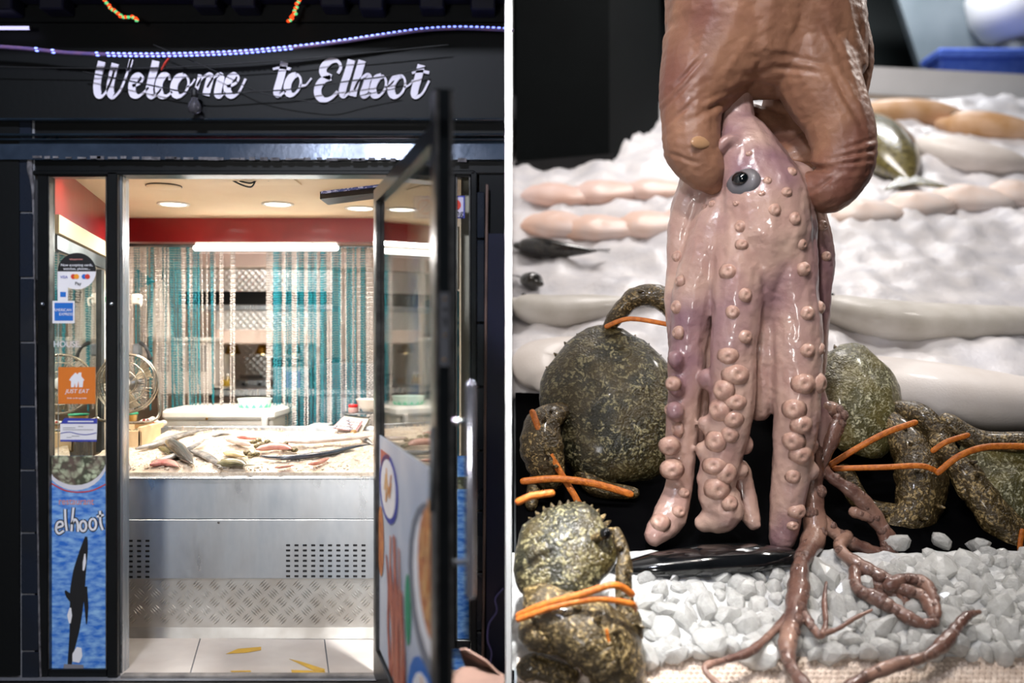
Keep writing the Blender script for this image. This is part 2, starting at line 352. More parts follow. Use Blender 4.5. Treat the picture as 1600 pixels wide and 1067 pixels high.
mk = thing('floor_marking', ftx(440, 1030), 'yellow worn tape arrow marks on the shop floor tiles', 'marking')
for q in ([(353,1022),(372,1014),(408,1011),(408,1016),(385,1020)], [(452,1030),(470,1034),(508,1046),(506,1050),(490,1048)], [(455,1047),(508,1049),(508,1053),(456,1053)], [(360,1048.5),(392,1048),(392,1050),(362,1050.5)]):
    MB().poly([ftx(*p)+V((0,0,.001)) for p in q], (0,0,.001)).build('tape', ywear, mk)

# interior shell (plan runs slightly to the left)
lw = lambda Y: -1.97-.261*(Y-3.8)
rw = lambda Y: -.205-.25*(Y-3.8)
def wallstrip(f, y0, y1, z0, z1, t):   # t: thickness outwards
    return MB().hexa([(f(y0), y0, z0), (f(y1), y1, z0), (f(y1)+t, y1, z0), (f(y0)+t, y0, z0), (f(y0), y0, z1), (f(y1), y1, z1), (f(y1)+t, y1, z1), (f(y0)+t, y0, z1)])
CEIL = 2.172
wl = struct(wallstrip(lw, 3.86, 7.3, 0, 2.7, -.1).build('wall_left', creamw), 'cream and red left wall of the shop interior')
wallstrip(lambda y: lw(y)+.012, 3.88, 5.6, 1.95, CEIL, -.011).build('red_band', red_m, wl)
wallstrip(lambda y: lw(y)+.03, 3.88, 5.6, 1.87, 1.95, -.029).build('cream_ledge', cream, wl)
wallstrip(lambda y: lw(y)+.022, 3.88, 5.6, 1.80, 1.86, -.02).build('steel_rail', steel_d, wl)
wallstrip(lambda y: lw(y)+.006, 3.9, 4.85, .8, 1.79, -.005).build('mirror_panel', mirror, wl)
wallstrip(lambda y: lw(y)+.02, 4.86, 4.94, .8, 1.79, -.019).build('steel_post', steel_d, wl)
wr = struct(wallstrip(rw, 3.86, 7.3, 0, 2.7, .1).build('wall_right', creamw), 'right wall of the shop interior with fish tile panels')
seatile = voromat('teal_bubble_tile', S(36,140,170), S(170,214,220), 14, .25, (.16,.3), S(20,110,150), .05, .3)
wallstrip(lambda y: rw(y)-.008, 3.9, 4.9, .9, 1.62, .007).build('tile_panel', seatile, wr)
wallstrip(lambda y: rw(y)-.009, 5.1, 5.55, .95, 1.95, .007).build('tile_panel', mat('pale_blue_print', S(200,214,222), .3, c2=S(60,120,190), scale=9, lo=.45, hi=.6), wr)
wallstrip(lambda y: rw(y)-.006, 3.9, 5.1, 1.63, 1.9, .005).build('grey_panel', mat('grey_marble', S(140,140,136), .4, c2=S(180,178,172), scale=6), wr)
ce = struct(MB().box((-2.75, 3.9, CEIL), (-.1, 5.72, CEIL+.06)).build('ceiling', cream), 'cream plastered shop ceiling with round lamps', 'ceiling')
m = MB(); a, b = W(186, 338, 5.6), W(700, 378, 5.6)
struct(m.box((a.x, 5.6, b.z), (b.x, 5.75, 2.7)).build('wall_bulkhead', red_m), 'glossy red bulkhead above the chain curtain')
struct(MB().box((-3.4, 7.3, 0), (-.8, 7.4, 2.8)).build('wall_back', creamw), 'pale kitchen back wall')
struct(MB().box((-3.4, 5.75, 2.66), (-.6, 7.4, 2.76)).build('ceiling_kitchen', cream), 'kitchen ceiling behind the red bulkhead', 'ceiling')

# ------------------------------------------------------------------ side windows and door
def win(name, x0, x1, y0, y1, label, Y=D):
    root = sobj(name, W((x0+x1)/2, y1, Y), label, 'window')
    for nm, r in (('jamb', (x0-17, y0-8, x0, y1+14)), ('head', (x0, y0-8, x1, y0)), ('sill', (x0, y1, x1, y1+14))):
        MB().pb(*r, Y+.01, .06, .004).build(nm, frame_m, root)
    MB().pb(x0, y0, x1, y1, Y+.03, .008).build('pane', glass, root)
    MB().pb(x0+.4, y0, x0+2.2, y1, Y+.005, .03).build('bead', alu, root); MB().pb(x1-2.2, y0, x1-.4, y1, Y+.005, .03).build('bead', alu, root)
    return root
w1 = win('window_1', 75, 167, 276, 1046, 'narrow glass side window with stickers at the left of the entrance')
MB().pb(167, 268, 183, 1062, D, .09, .004).build('mullion', frame_m, w1)
MB().pb(183, 275, 191, 1058, D+.03, .07, .003).build('mullion_return', steel, w1)
for x in (66, 174): 
    mb = MB(); mb.ball(W(x, 475, D-.008), .008); mb.build('stud', steel, w1, True)
w2 = win('window_2', 712, 735, 277, 1000, 'narrow glass side window behind the open door')
MB().pb(735, 268, 745, 1060, D, .09, .004).build('mullion', frame_m, w2)
# printed panel on the lower glass
sea = mat('sea_print', S(40,110,205), .45, c2=S(150,196,240), scale=20, stretch=(1,1,2.6), lo=.36, hi=.7, detail=8)
def poster(px0, px1, Yp, full):
    root = thing('window_poster', W((px0+px1)/2, 1046, Yp), 'blue sea window poster with a leaping orca and white lettering' if full else 'strip of blue sea window poster seen behind the open door', 'poster')
    MB().pb(px0, 712, px1, 1046, Yp, .003).build('sheet', sea, root)
    c8 = lambda p: W(p.x/2.908, 700+p.y/2.908, Yp-.0015)
    def rb(path, wd, mt, nm, y=0, n=6):
        mb = MB(); ribbon(mb, path, wd, lambda p: c8(p)+V((0,-y,0)), (0,.0008,0), n); return mb.build(nm, mt, root)
    if full:
        mb = MB(); c = W(118, 700, Yp-.001)
        pts = [W(118+52*math.cos(t), 712+54*max(0, math.sin(t)), Yp-.001) for t in [math.pi*i/16 for i in range(17)]]
        MB().poly([V((min(max(p.x, W(80,0,Yp).x), W(167,0,Yp).x), p.y, p.z)) for p in pts], (0,.0008,0)).build('plate_print', mat('plate_print', S(226,224,232), .5), root)
        pts = [W(118+49*math.cos(t), 712+46*max(0, math.sin(t)), Yp-.002) for t in [math.pi*i/16 for i in range(17)]]
        MB().poly([V((min(max(p.x, W(80,0,Yp).x), W(167,0,Yp).x), p.y, p.z)) for p in pts], (0,.0008,0)).build('salad_print', voromat('salad_print', S(70,74,56), S(196,206,170), 34, .5, (.25,.6), S(120,90,86), 0, 0, 18), root)
        rb([(233,160),(290,190),(350,200),(420,192),(488,160)], [5,5,5,5,5], inkr, 'plate_rim', .0008)
        text('restaurant', 'lettering', c8(V((346,243,0))), .042, inkpink, root, sx=.85)
        E = lambda cx, cy, rx, ry: [(cx+rx*math.sin(t), cy-ry*math.cos(t)) for t in [2*math.pi*i/10 for i in range(11)]]
        for st in ([(258,362),(285,352),(280,335),(262,340),(255,370),(268,388),(290,375)], [(296,277),(298,330),(304,376)], [(334,270),(329,322),(325,378)], [(326,346),(340,324),(352,338),(355,380)], E(378,354,14,23), E(422,346,15,25), [(455,285),(457,340),(468,372)], [(440,312),(472,303)]):
            rb(st, [19]*len(st), inkb, 'letter_outline'); rb(st, [10]*len(st), inkw, 'letter', .001)
        rb([(392,402),(380,470),(362,560),(352,650),(346,740),(338,830),(324,920),(316,985)], [9,38,58,68,58,44,26,18], inkb, 'orca_body', .0004)
        rb([(384,630),(392,720),(393,800)], [24,18,4], inkb, 'orca_fin'); rb([(335,690),(310,668),(296,648)], [40,24,6], inkb, 'orca_fin')
        rb([(386,480),(384,520),(379,556)], [4,15,6], inkw, 'orca_patch', .001); rb([(320,725),(317,760),(318,796)], [6,22,6], inkw, 'orca_patch', .001)
        rb([(360,905),(352,940),(345,972)], [20,46,30], inkw, 'splash', .0012); rb([(290,990),(340,996),(380,992)], [18,28,14], inkgrey, 'splash', .0012)
    else:
        for st in ([(2055+2,290),(2060,340),(2070,374)], [(2046,318),(2076,309)]): rb(st, [19]*len(st), inkb, 'letter_outline'); rb(st, [10]*len(st), inkw, 'letter', .001)
        MB().pb(px0, 745, px1, 764, Yp-.0012, .0008).build('salad_print', bpy.data.materials['salad_print'], root)
poster(79, 167, D+.026, True); poster(703, 733, D+.026, False)
# stickers on the left pane
YS = D+.027
def sheet(root, nm, r, mt, y=0): return MB().pb(*r, YS-.0012-y, .001).build(nm, mt, root)
st = thing('payment_sticker', W(120, 472, YS), 'black topped round sticker listing cards accepted on the side window', 'sticker')
pts = [W(120+30*math.cos(t), 424-28*math.sin(t), YS) for t in [math.pi*2*i/28 for i in range(28)]]
MB().poly(pts, (0,.001,0)).build('disc', paper, st)
pts = [W(120+30*math.cos(t), 424-29*math.sin(t), YS-.001) for t in [math.pi*i/16 for i in range(17)]]
MB().poly(pts, (0,.001,0)).build('black_top', inkb, st)
MB().pb(90, 424, 106, 470, YS-.0004, .001).build('tail', paper, st)
text('Now accepting cards,\nwatches, phones...', 'lettering', W(120, 417, YS-.002), .0155, inkw, st); text('takepayments', 'lettering', W(119, 405, YS-.002), .01, inkpink, st)
text('VISA', 'lettering', W(100, 433, YS-.002), .016, inknavy, st); text('Pay', 'lettering', W(122, 443, YS-.002), .02, inkb, st)
for cx, c1, c2 in ((117, inkr, inkyel), (134, inkblue, inkr)):
    for dx, mm in ((-2.5, c1), (2.5, c2)):
        MB().poly([W(cx+dx+4*math.cos(t), 432-4*math.sin(t), YS-.0015-(.0006 if dx > 0 else 0)) for t in [math.pi*2*i/14 for i in range(14)]], (0,.0005,0)).build('card_mark', mm, st)
MB().pb(94, 456, 103, 464, YS-.001, .0005).build('card_mark', inkblue, st)
st = thing('card_sticker', W(99, 504, YS), 'square blue card sticker with white border on the side window', 'sticker')
sheet(st, 'border', (82, 470, 116.5, 505), paper); sheet(st, 'blue_field', (85, 473, 114, 501), inkblue, .001)
text('AMERICAN', 'lettering', W(98, 484.5, YS-.0035), .017, inkw, st, sx=.9); text('EXPRESS', 'lettering', W(103, 491, YS-.0035), .017, inkw, st, sx=.9)
st = thing('window_lettering', W(105, 545, YS), 'white cut lettering reading HOUSE on the side window', 'sticker')
text('HOUSE.', 'lettering', W(105, 538, YS), .036, mat('frost_vinyl', S(214,210,220), .5), st, sx=.95)
st = thing('delivery_sticker', W(120, 631, YS), 'square orange food delivery sticker with white house logo', 'sticker')
sheet(st, 'orange_field', (91, 573.5, 149, 631), inko)
hs = [(108,594),(111,589),(116,584),(118,582),(121,585),(123,582),(127,582),(127,588),(132,594),(130,595),(129,605),(123.5,605),(122.5,594),(120.5,605),(118,605),(117,598),(115.5,605),(111,605),(111,595)]
mb = MB(); P = [W(x, y, YS-.0022) for x, y in hs]; mb.poly(P, (0,.0006,0)); mb.build('house_logo', inkw, st)
text('JUST EAT', 'lettering', W(120, 611.5, YS-.0025), .024, inkw, st, shear=.25); text('Order on the app today', 'lettering', W(120, 622, YS-.0025), .0085, inkw, st)
nt = thing('paper_notice', W(122, 690, YS), 'folded white notice with a blue heading on the side window', 'notice')
MB().poly([W(x, y, YS) for x, y in ((94,662),(101,654),(152,655),(151,689),(94,688))], (0,.001,0)).build('sheet', paper, nt)
MB().poly([W(x, y, YS-.001) for x, y in ((94,662),(101,653),(152,654),(151.5,662))], (0,.0008,0)).build('blue_heading', inknavy, nt)
MB().poly([W(x, y, YS-.001) for x, y in ((94,687),(151,687),(151,690),(94,690))], (0,.0008,0)).build('blue_foot', inknavy, nt)
mb = MB(); ribbon(mb, [(94,677),(108,675),(122,678),(136,679),(151,676)], [1.2]*5, lambda p: W(p.x, p.y, YS-.0016), (0,.0005,0)); mb.build('wave_line', inknavy, nt)
MB().pb(106, 657.5, 146, 659.5, YS-.0016, .0004).build('print_line', inkw, nt)
for i, (x0, x1, y) in enumerate(((98,118,668),(122,130,666),(98,146,671),(104,112,683),(112,124,681))): MB().pb(x0, y, x1, y+.8, YS-.0014, .0004).build('print_line', inkgrey, nt)
# no smoking notice on right side window
ns = thing('no_smoking_sign', W(686, 340, D+.02), 'pale violet framed no smoking sign hanging behind the door glass', 'sign')
MB().pb(646, 306, 726, 341, D+.02, .003).build('border', inknavy, ns); MB().pb(648, 308, 724, 339, D+.018, .002).build('sheet', mat('lilac_sheet', S(206,200,222), .6), ns)
mb = MB(); mb.tube([W(664+11*math.cos(t), 323-11*math.sin(t), D+.016) for t in [math.pi*2*i/20 for i in range(20)]], .004, 6, False, close=True); mb.tube([W(656,331,D+.016), W(672,315,D+.016)], .003, 6); mb.build('ban_ring', inkr, ns)
mb = MB(); mb.lathe([(.022,0),(.022,.002)], W(712, 320, D+.016), (0,1,0)); mb.build('red_dot', inkr, ns); text('ng', 'lettering', W(718, 333, D+.016), .035, inkb, ns)

# the open door leaf, hinged at the left and standing out towards the street
hx, hy, ex, ey = W(592,0,3.72).x, 3.72, W(694,0,2.52).x, 2.52
dr = sobj('door_1', (hx, hy, 0), 'black framed glass shop door standing open towards the street', 'door')
U = V((ex-hx, ey-hy, 0)); DL = U.length; U.normalize(); NN = V((U.y, -U.x, 0))   # NN points to the left side of the leaf
NN = V((-abs(NN.x), NN.y if NN.x < 0 else -NN.y, 0))
LP = lambda u, t, z: V((hx, hy, 0))+U*u+NN*t+V((0,0,z))
def leafbox(nm, u0, u1, t0, t1, z0, z1, mt, par=None):
    return MB().hexa([LP(u0,t0,z0), LP(u1,t0,z0), LP(u1,t1,z0), LP(u0,t1,z0), LP(u0,t0,z1), LP(u1,t0,z1), LP(u1,t1,z1), LP(u0,t1,z1)]).build(nm, mt, par or dr)
zt = CZ+(533.5-298)/FPX*hy
leafbox('hinge_stile', 0, .06, -.022, .022, .02, zt, frame_m)
leafbox('top_rail', .06, DL, -.022, .022, zt-.055, zt, frame_m)
leafbox('bottom_rail', .06, DL, -.022, .022, .02, .14, frame_m)
ls = leafbox('lock_stile', DL-.06, DL, -.026, .026, .02, zt+.085, frame_m)
leafbox('edge_strip', DL, DL+.002, -.026, -.016, .02, zt+.08, alu, ls); leafbox('edge_strip', DL, DL+.002, .016, .026, .02, zt+.08, alu, ls)
leafbox('pane', .05, DL-.05, -.004, .004, .13, zt-.05, glass_l)
leafbox('glazing_bead', .06, .072, .005, .02, .14, zt-.055, alu)
pz = lambda py: CZ+(533.5-py)/FPX*ey
lk = leafbox('lock_plate', DL+.002, DL+.006, -.013, .013, pz(572), pz(457), mat('bright_lock_plate', S(206,208,216), .25, .9))
for a0, b0 in ((480, 487), (496, 508)): leafbox('latch_slot', DL+.006, DL+.008, -.005, .005, pz(b0), pz(a0), inkb, lk)
for a0 in (467, 524, 562):
    mb = MB(); mb.ball(LP(DL+.006, 0, pz(a0)), .004); mb.build('screw', gold, lk, True)
hd = MB(); hu = DL-.035
hd.tube([LP(hu, -.085, pz(938)), LP(hu, -.085, pz(604))], .014, 14); hd = hd.build('pull_handle', mat('chrome_bar', S(235,236,250), .16, .9, coat=.3), dr, True)
for py in (661, 885):
    mb = MB(); mb.tube([LP(hu, -.02, pz(py)), LP(hu, -.085, pz(py))], .009, 10); mb.build('bracket', steel, hd, True)
hb = MB(); hb.tube([LP(hu, .03, pz(800)), LP(hu, .028, pz(670))], .006, 8); hb.build('inner_latch', steel_d, dr, True)
# food poster on the lower half of the leaf
fp = leafbox('poster_sheet', .075, DL-.065, .006, .009, .15, 1.02, mat('poster_sheet', S(206,212,224), .45, c2=S(176,188,208), scale=3))
zleaf = lambda u, z: LP(.075+u*(DL-.14), .0105, z)
def leafpoly(nm, pts, mt, t=0): 
    mb = MB(); q = [zleaf(u, z)+NN*t for u, z in pts]; mb.poly(q, NN*.0006); return mb.build(nm, mt, fp)
ell = lambda cu, cz, ru, rz, n=20: [(min(1, max(0, cu+ru*math.cos(t))), min(1.0, max(.155, cz+rz*math.sin(t)))) for t in [2*math.pi*i/n for i in range(n)]]
food = mat('fried_food_print', S(210,140,84), .5, c2=S(180,104,64), scale=26, lo=.4, hi=.6); prawn = mat('prawn_print', S(206,134,108), .5, c2=S(176,110,92), scale=20, stretch=(1,1,.25), lo=.4, hi=.6)
leafpoly('plate_rim', ell(.95,.66,.34,.26), mat('plate_grey_print', S(120,126,140), .5), .001); leafpoly('plate_print', ell(.97,.68,.28,.22), inkw, .002); leafpoly('food_print', ell(.97,.72,.2,.2), food, .003)
leafpoly('plate_rim', ell(.85,.2,.26,.22), inkblue, .001); leafpoly('plate_print', ell(.87,.19,.22,.19), inkw, .002); leafpoly('food_print', ell(.88,.2,.13,.14), food, .003)
leafpoly('plate_rim', ell(.22,.84,.2,.13), inknavy, .001); leafpoly('plate_print', ell(.22,.84,.16,.11), paper, .002)
prawn2 = mat('prawn_deep_print', S(186,96,72), .5, c2=S(160,76,58), scale=24)  # second, deeper print colour for alternate prawns
for k in range(9):
    u0 = .25+.035*k; z1_ = .52+.18*R.random(); bend = R.uniform(-.05, .05); wd = R.uniform(.016, .026)
    sp = spline([V((u0+R.uniform(-.02,.02), .16, 0)), V((u0+bend, .32, 0)), V((u0-.02, .46, 0)), V((u0-.04+bend, z1_, 0))], 4); m_ = len(sp)
    leafpoly('prawn_print', [(p.x-wd*(1-.6*q/m_), p.y) for q, p in enumerate(sp)]+[(p.x+wd*(1-.6*q/m_), p.y) for q, p in reversed(list(enumerate(sp)))], prawn if k % 2 else prawn2, .002+.0004*k)
chips = [mat('chip_print_%d' % k, c_, .5) for k, c_ in enumerate((S(222,160,96), S(196,120,60), S(232,186,126)))]
for cu, cz, ru, rz, n_ in ((.95,.74,.13,.17,22), (.87,.21,.09,.12,14), (.22,.84,.08,.06,8)):
    for k in range(n_):
        a_ = R.uniform(0, 6.28); rr_ = R.random()**.5; u0, z0_ = min(.97, cu+ru*rr_*math.cos(a_)), cz+rz*rr_*math.sin(a_); t_ = R.uniform(-1, 1); l_ = R.uniform(.03, .06); w_ = .010
        du, dz = l_*math.sin(t_)*.6, l_*math.cos(t_); leafpoly('chip_print', [(min(1, max(0, x_)), max(.155, y_)) for x_, y_ in ((u0-du-w_, z0_-dz), (u0-du+w_, z0_-dz), (u0+du+w_, z0_+dz), (u0+du-w_, z0_+dz))], R.choice(chips), .0035+.0002*k)
leafpoly('food_print', ell(.05,.6,.07,.14), food, .001); leafpoly('green_print', ell(.6,.5,.05,.12), inkgreen, .0015)
leafpoly('food_print', [(.05,.97),(.25,.97),(.25,.90),(.05,.90)], mat('menu_red_print', S(206,110,90), .5), .001)

# ------------------------------------------------------------------ sign lettering, cables and outdoor lights
sg = thing('sign_lettering', W(408, 155, D-.03), 'white brush script welcome lettering across the black fascia', 'sign')
A = lambda p: W(p.x/3.81, p.y/3.81, D-.03)
B2 = lambda p: W(400+p.x/3.81, p.y/3.81, D-.03)
def letter(fn, strokes, th=(13, 44)):
    mb = MB()
    for s in strokes: ribbon(mb, s, None, fn, (0, .008, 0), 7, th if len(s) > 3 else (9, 24))
    mb.build('letter', sign_w, sg)
def oo(cx, cy, rx, ry, sl=.22): return [(cx+rx*math.sin(-t)-(ry*-math.cos(t))*sl, cy-ry*math.cos(t)) for t in [2*math.pi*i/12 for i in range(13)]]
letter(A, [[(606,366),(588,440),(577,510),(583,560),(606,572),(632,545),(662,480),(680,420)], [(686,378),(668,450),(655,520),(660,562),(682,574),(716,535),(748,460),(782,352)], [(782,352),(770,400),(760,420)]])
letter(A, [[(788,512),(836,492),(850,462),(830,445),(800,468),(785,515),(792,560),(822,572),(858,548),(884,520)]])
letter(A, [[(928,362),(912,430),(894,500),(890,548),(906,574),(934,560),(958,530)]])
letter(A, [[(1008,476),(1004,448),(978,446),(952,480),(944,530),(958,568),(990,572),(1024,545)]])
letter(A, [oo(1078, 510, 42, 62), [(1110,520),(1140,500),(1160,470)]])
letter(A, [[(1192,444),(1178,500),(1158,568)], [(1172,512),(1200,468),(1236,446),(1250,462),(1238,515),(1224,568)], [(1234,520),(1264,470),(1298,446),(1314,462),(1302,515),(1296,556),(1312,572),(1342,548)]])
letter(A, [[(1352,516),(1404,494),(1420,462),(1400,444),(1368,468),(1352,515),(1360,556),(1388,572),(1424,545),(1462,468)]])
letter(B2, [[(168,370),(150,450),(130,520),(124,552),(142,566),(176,540)], [(100,410),(150,402),(206,412)]])
letter(B2, [oo(226, 504, 38, 60), [(262,508),(296,506),(330,464)]])
letter(B2, [[(488,436),(504,400),(486,364),(444,362),(404,396),(402,438),(446,462)], [(446,462),(398,478),(370,520),(370,566),(402,594),(448,582),(486,544)]], (18, 44))
letter(B2, [[(568,356),(548,430),(524,500),(514,548),(528,570),(556,552)]])
letter(B2, [[(632,360),(608,440),(586,520),(574,572)], [(584,536),(614,478),(652,450),(668,464),(654,516),(640,556),(654,572),(684,552)]])
letter(B2, [oo(734, 512, 38, 60), [(768,520),(798,506),(820,480)]])
letter(B2, [oo(846, 512, 40, 62), [(880,520),(910,506),(936,476)]])
letter(B2, [[(984,386),(966,460),(946,530),(944,562),(962,574),(994,550),(1030,480)], [(928,434),(980,424),(1030,432)]])
def cable(nm, pts, r, mt, label, cat='cable', Y=D-.08, seg=6):
    mb = MB(); stube(mb, [W(x, y, Y) for x, y in pts], r, 8, seg); return tag(mb.build(nm, mt, None, True), label, cat)
cable('cable', [(-20,104),(80,106),(180,107),(270,105),(360,100),(470,92),(600,80),(700,70)], .0026, rubber, 'thin black cable just under the blue rope light')
cable('cable', [(130,112),(160,118),(220,130),(280,142),(330,147),(400,143),(450,140),(490,134),(550,126),(610,118),(665,105)], .003, rubber, 'black cable sagging across the white lettering')
cable('cable', [(240,70),(300,95),(350,118),(400,142),(440,152),(480,158),(520,160),(570,148),(620,138)], .002, rubber, 'loose black wire looping below the sign words')
bl = thing('pendant_bulb', W(304, 178, D-.08), 'unlit clear bulb hanging below the word Welcome', 'light bulb')
mb = MB(); mb.lathe([(.006,0),(.022,.006),(.027,.024),(.024,.04),(.014,.056),(.012,.07)], W(304, 178, D-.08), (0,0,1), 16); mb.build('bulb', mat('bulb_glass', S(120,118,126), .08, trans=.7, c2=S(110,108,116)), bl, True)
mb = MB(); mb.lathe([(.013,0),(.015,.01),(.015,.03),(.006,.04)], W(304, 152.5, D-.08), (0,0,1), 12); mb.build('socket', rubber, bl, True)
# blue rope light
rp_pts = [(-20,72),(40,76),(100,82),(160,85),(230,86),(300,85),(370,82),(420,78),(480,72),(540,64),(600,55),(660,47),(710,44),(760,45),(800,47)]
rope = thing('rope_light', W(400, 80, D-.1), 'blue LED rope light strung across the top of the fascia', 'rope light')
q = spline([W(x, y, D-.1) for x, y in rp_pts], 14)
mb = MB(); mb.tube(q, .0085, 8); mb.build('sleeve', ropem, rope, True)
mb = MB(); L = 0; nx = 0
for i in range(len(q)-1):
    sgm = (q[i+1]-q[i]).length
    while nx < L+sgm:
        p = q[i].lerp(q[i+1], (nx-L)/sgm)
        if not (-2.12 < p.x < -1.65 and R.random() < .75) and not (.0 and 0):
            mb.cur = 0; mb.ball(p+V((0,-.006,.004)), (.008,.005,.0042), 8, 4)
            if p.x < -.9: mb.ball(p+V((.004,-.006,-.007)), (.008,.005,.0034), 8, 4)
        nx += .0225
    L += sgm
o = mb.build('led', [led_core], rope, True); o['kind'] = 'stuff'
tt = thing('red_tie', W(256, 106, D-.08), 'short red tape tied round the cable beside the word Welcome', 'tape')
mb = MB(); stube(mb, [W(264,91,D-.09), W(259,98,D-.09), (W(253,108,D-.09))], [.007,.009,.006], 5, 6, flat=.4); mb.build('tape', inkr, tt, True)
# garlands of red and green lamps
def garland(pts, label):
    root = thing('fairy_lights', W(*pts[0], D-.12), label, 'fairy lights', 'festoons of small red and green lamps')
    mb = MB(); stube(mb, [W(x, y, D-.12) for x, y in pts], .002, 6, 5); mb.build('wire', rubber, root, True)
    q = spline([W(x, y, D-.125) for x, y in pts], 4)
    for i, p in enumerate(q):
        mb = MB(); mb.ball(p+V((R.uniform(-.005,.005), 0, R.uniform(-.004,.004))), (.0085, .006, .0065), 8, 5); mb.build('lamp', (ledr, ledg)[i % 2] if R.random() < .8 else ledr, root, True)
garland([(162,-4),(170,9),(178,17),(190,26),(205,27),(214,32)], 'festoon of red and green fairy lights above the word Welcome')
garland([(466,0),(462,14),(459,24),(450,32)], 'festoon of red and green fairy lights above the right end of the sign')
lb = thing('light_bar', W(20, 46, D-.06), 'white lit LED bar at the top left of the fascia', 'light bar')
MB().pb(-30, 40.5, 45, 45.5, D-.08, .012, .002).build('diffuser', ledw, lb); MB().pb(45, 40, 49, 46, D-.08, .012, .002).build('end_cap', rubber, lb)
# rubbish at the foot of the right pier and a hanging wire
bx = thing('cardboard_scrap', (-.13, 3.3, -.008), 'torn brown cardboard lying at the foot of the door', 'cardboard')
card = mat('cardboard', S(128,100,88), .8, c2=S(100,78,70), scale=6)
def flap(pts, t): MB().poly([W(*p) for p in pts], t).build('flap', card, bx)
flap([(718,1016,3.3),(728,1015,3.28),(760,1034,3.22),(786,1060,3.2),(780,1072,3.3),(734,1062,3.34)], (0,.012,.004))
flap([(700,1060,3.3),(722,1046,3.26),(762,1046,3.24),(788,1058,3.2),(788,1085,3.1),(695,1085,3.1)], (0,.012,.006))
cable('hanging_wire', [(786,920),(774,935),(776,955),(764,975),(762,1000),(768,1020),(766,1040),(770,1066)], .004, mat('violet_wire', S(96,88,140), .4), 'pale violet wire trailing down the right pier', 'wire', D-.02)
# ------------------------------------------------------------------ shop interior: ceiling fittings
def cpt(px, py, z=CEIL): Y = (z-CZ)*FPX/(533.5-py); return V(((px-800)/FPX*Y, Y, z))
for (px, py, lab) in ((271, 318, 'lit round ceiling lamp at the left, above the fan'), (434, 318, 'lit round ceiling lamp above the middle of the chain curtain'), (563, 324.5, 'lit round ceiling lamp half hidden by the door post')):
    p = cpt(px, py); t = thing('ceiling_lamp', p, lab, 'ceiling lamp', 'round lit ceiling lamps')
    mb = MB(); mb.lathe([(.088,.0),(.088,-.006),(.08,-.01),(.070,-.006),(.070,0)], p, (0,0,1), 28); mb.build('trim_ring', whitep, t, True)
    mb = MB(); mb.lathe([(.069,-.002),(.066,-.005),(.001,-.0055)], p, (0,0,1), 28); mb.build('diffuser', lampw, t, True)
p = cpt(256, 290); t = thing('ceiling_disc', p, 'unlit round cover plate on the ceiling near the door', 'cover plate')
mb = MB(); mb.lathe([(.082,0),(.082,-.008),(.07,-.012),(.001,-.012)], p, (0,0,1), 28); mb.build('cover', cream, t, True)
mb = MB(); mb.tube([p+V((.084*math.cos(a), .084*math.sin(a), -.003)) for a in [2*math.pi*i/28 for i in range(28)]], .003, 6, close=True); mb.build('rim', mat('brown_rim', S(90,70,50), .5), t, True)
p0, p1 = cpt(340, 285), cpt(460, 279); t = thing('ceiling_plate', (p0+p1)/2, 'cream blanking plate with loose black wires on the ceiling', 'ceiling plate')
MB().box((p0.x, p1.y-.02, CEIL-.006), (p1.x, p0.y+.05, CEIL), .002).build('plate', cream, t)
for pts in (((360,280,-.01),(378,289,-.04),(392,292,-.05),(398,285,-.02)), ((375,283,-.01),(392,286,-.05),(405,280,-.02),(420,282,-.015))):
    mb = MB(); stube(mb, [W(x, y, 4.28) for x, y, _ in pts], .004, 6, 6); mb.build('wire', rubber, t, True)
t = thing('wall_screen', W(545, 315, 4.5), 'black framed display screen hanging at the top right under the ceiling', 'screen')
c = [W(500,311,4.62), W(600,300,4.40), W(600,300,4.55)+V((0,.16,0)), W(500,311,4.62)+V((0,.2,0))]
up = V((0,0,.2)); MB().hexa(c+[q+up for q in c]).build('casing', rubber, t)
lo = [W(502,303,4.61), W(600,291,4.39)]; n = V((0,-.004,0))
MB().hexa([lo[0]+n, lo[1]+n, lo[1], lo[0], lo[0]+n+V((0,0,.08)), lo[1]+n+V((0,0,.08)), lo[1]+V((0,0,.08)), lo[0]+V((0,0,.08))]).build('screen', mat('blue_screen', S(60,70,110), .2, c2=S(200,205,225), scale=40, stretch=(1,1,3), lo=.5, hi=.56, emit=S(70,80,130), es=.5), t)
for i in range(6):
    a = lo[0].lerp(lo[1], .08+i*.14); MB().box(a+V((0,-.008,.012)), a+V((.035,-.004,.018+.01*(i%3)))).build('print_line', inkw, t)
# tube light under the bulkhead
t = thing('tube_light', W(415, 392, 5.42), 'long lit white tube light across the top of the chain curtain', 'tube light')
MB().pb(304, 378, 527, 384, 5.45, .1, .006).build('housing', whitep, t)
mb = MB(); mb.tube([W(306,387.5,5.44), W(525,387.5,5.44)], .017, 12); mb.build('tube', tubew, t, True)
for x in (326, 488):
    mb = MB(); mb.ball(W(x, 380, 5.448), .004); mb.build('screw', steel_d, t, True)
t = thing('curtain_rail', W(390, 385, 5.56), 'dark metal rail carrying the chain curtain', 'rail')
mb = MB(); mb.tube([W(188,383,5.56), W(690,387,5.56)], .010, 8); mb.build('bar', steel_d, t, True)
for x in (192, 640):
    mb = MB(); mb.pb(x-4, 374, x+4, 386, 5.55, .04, .003); mb.build('bracket', whitep, t)
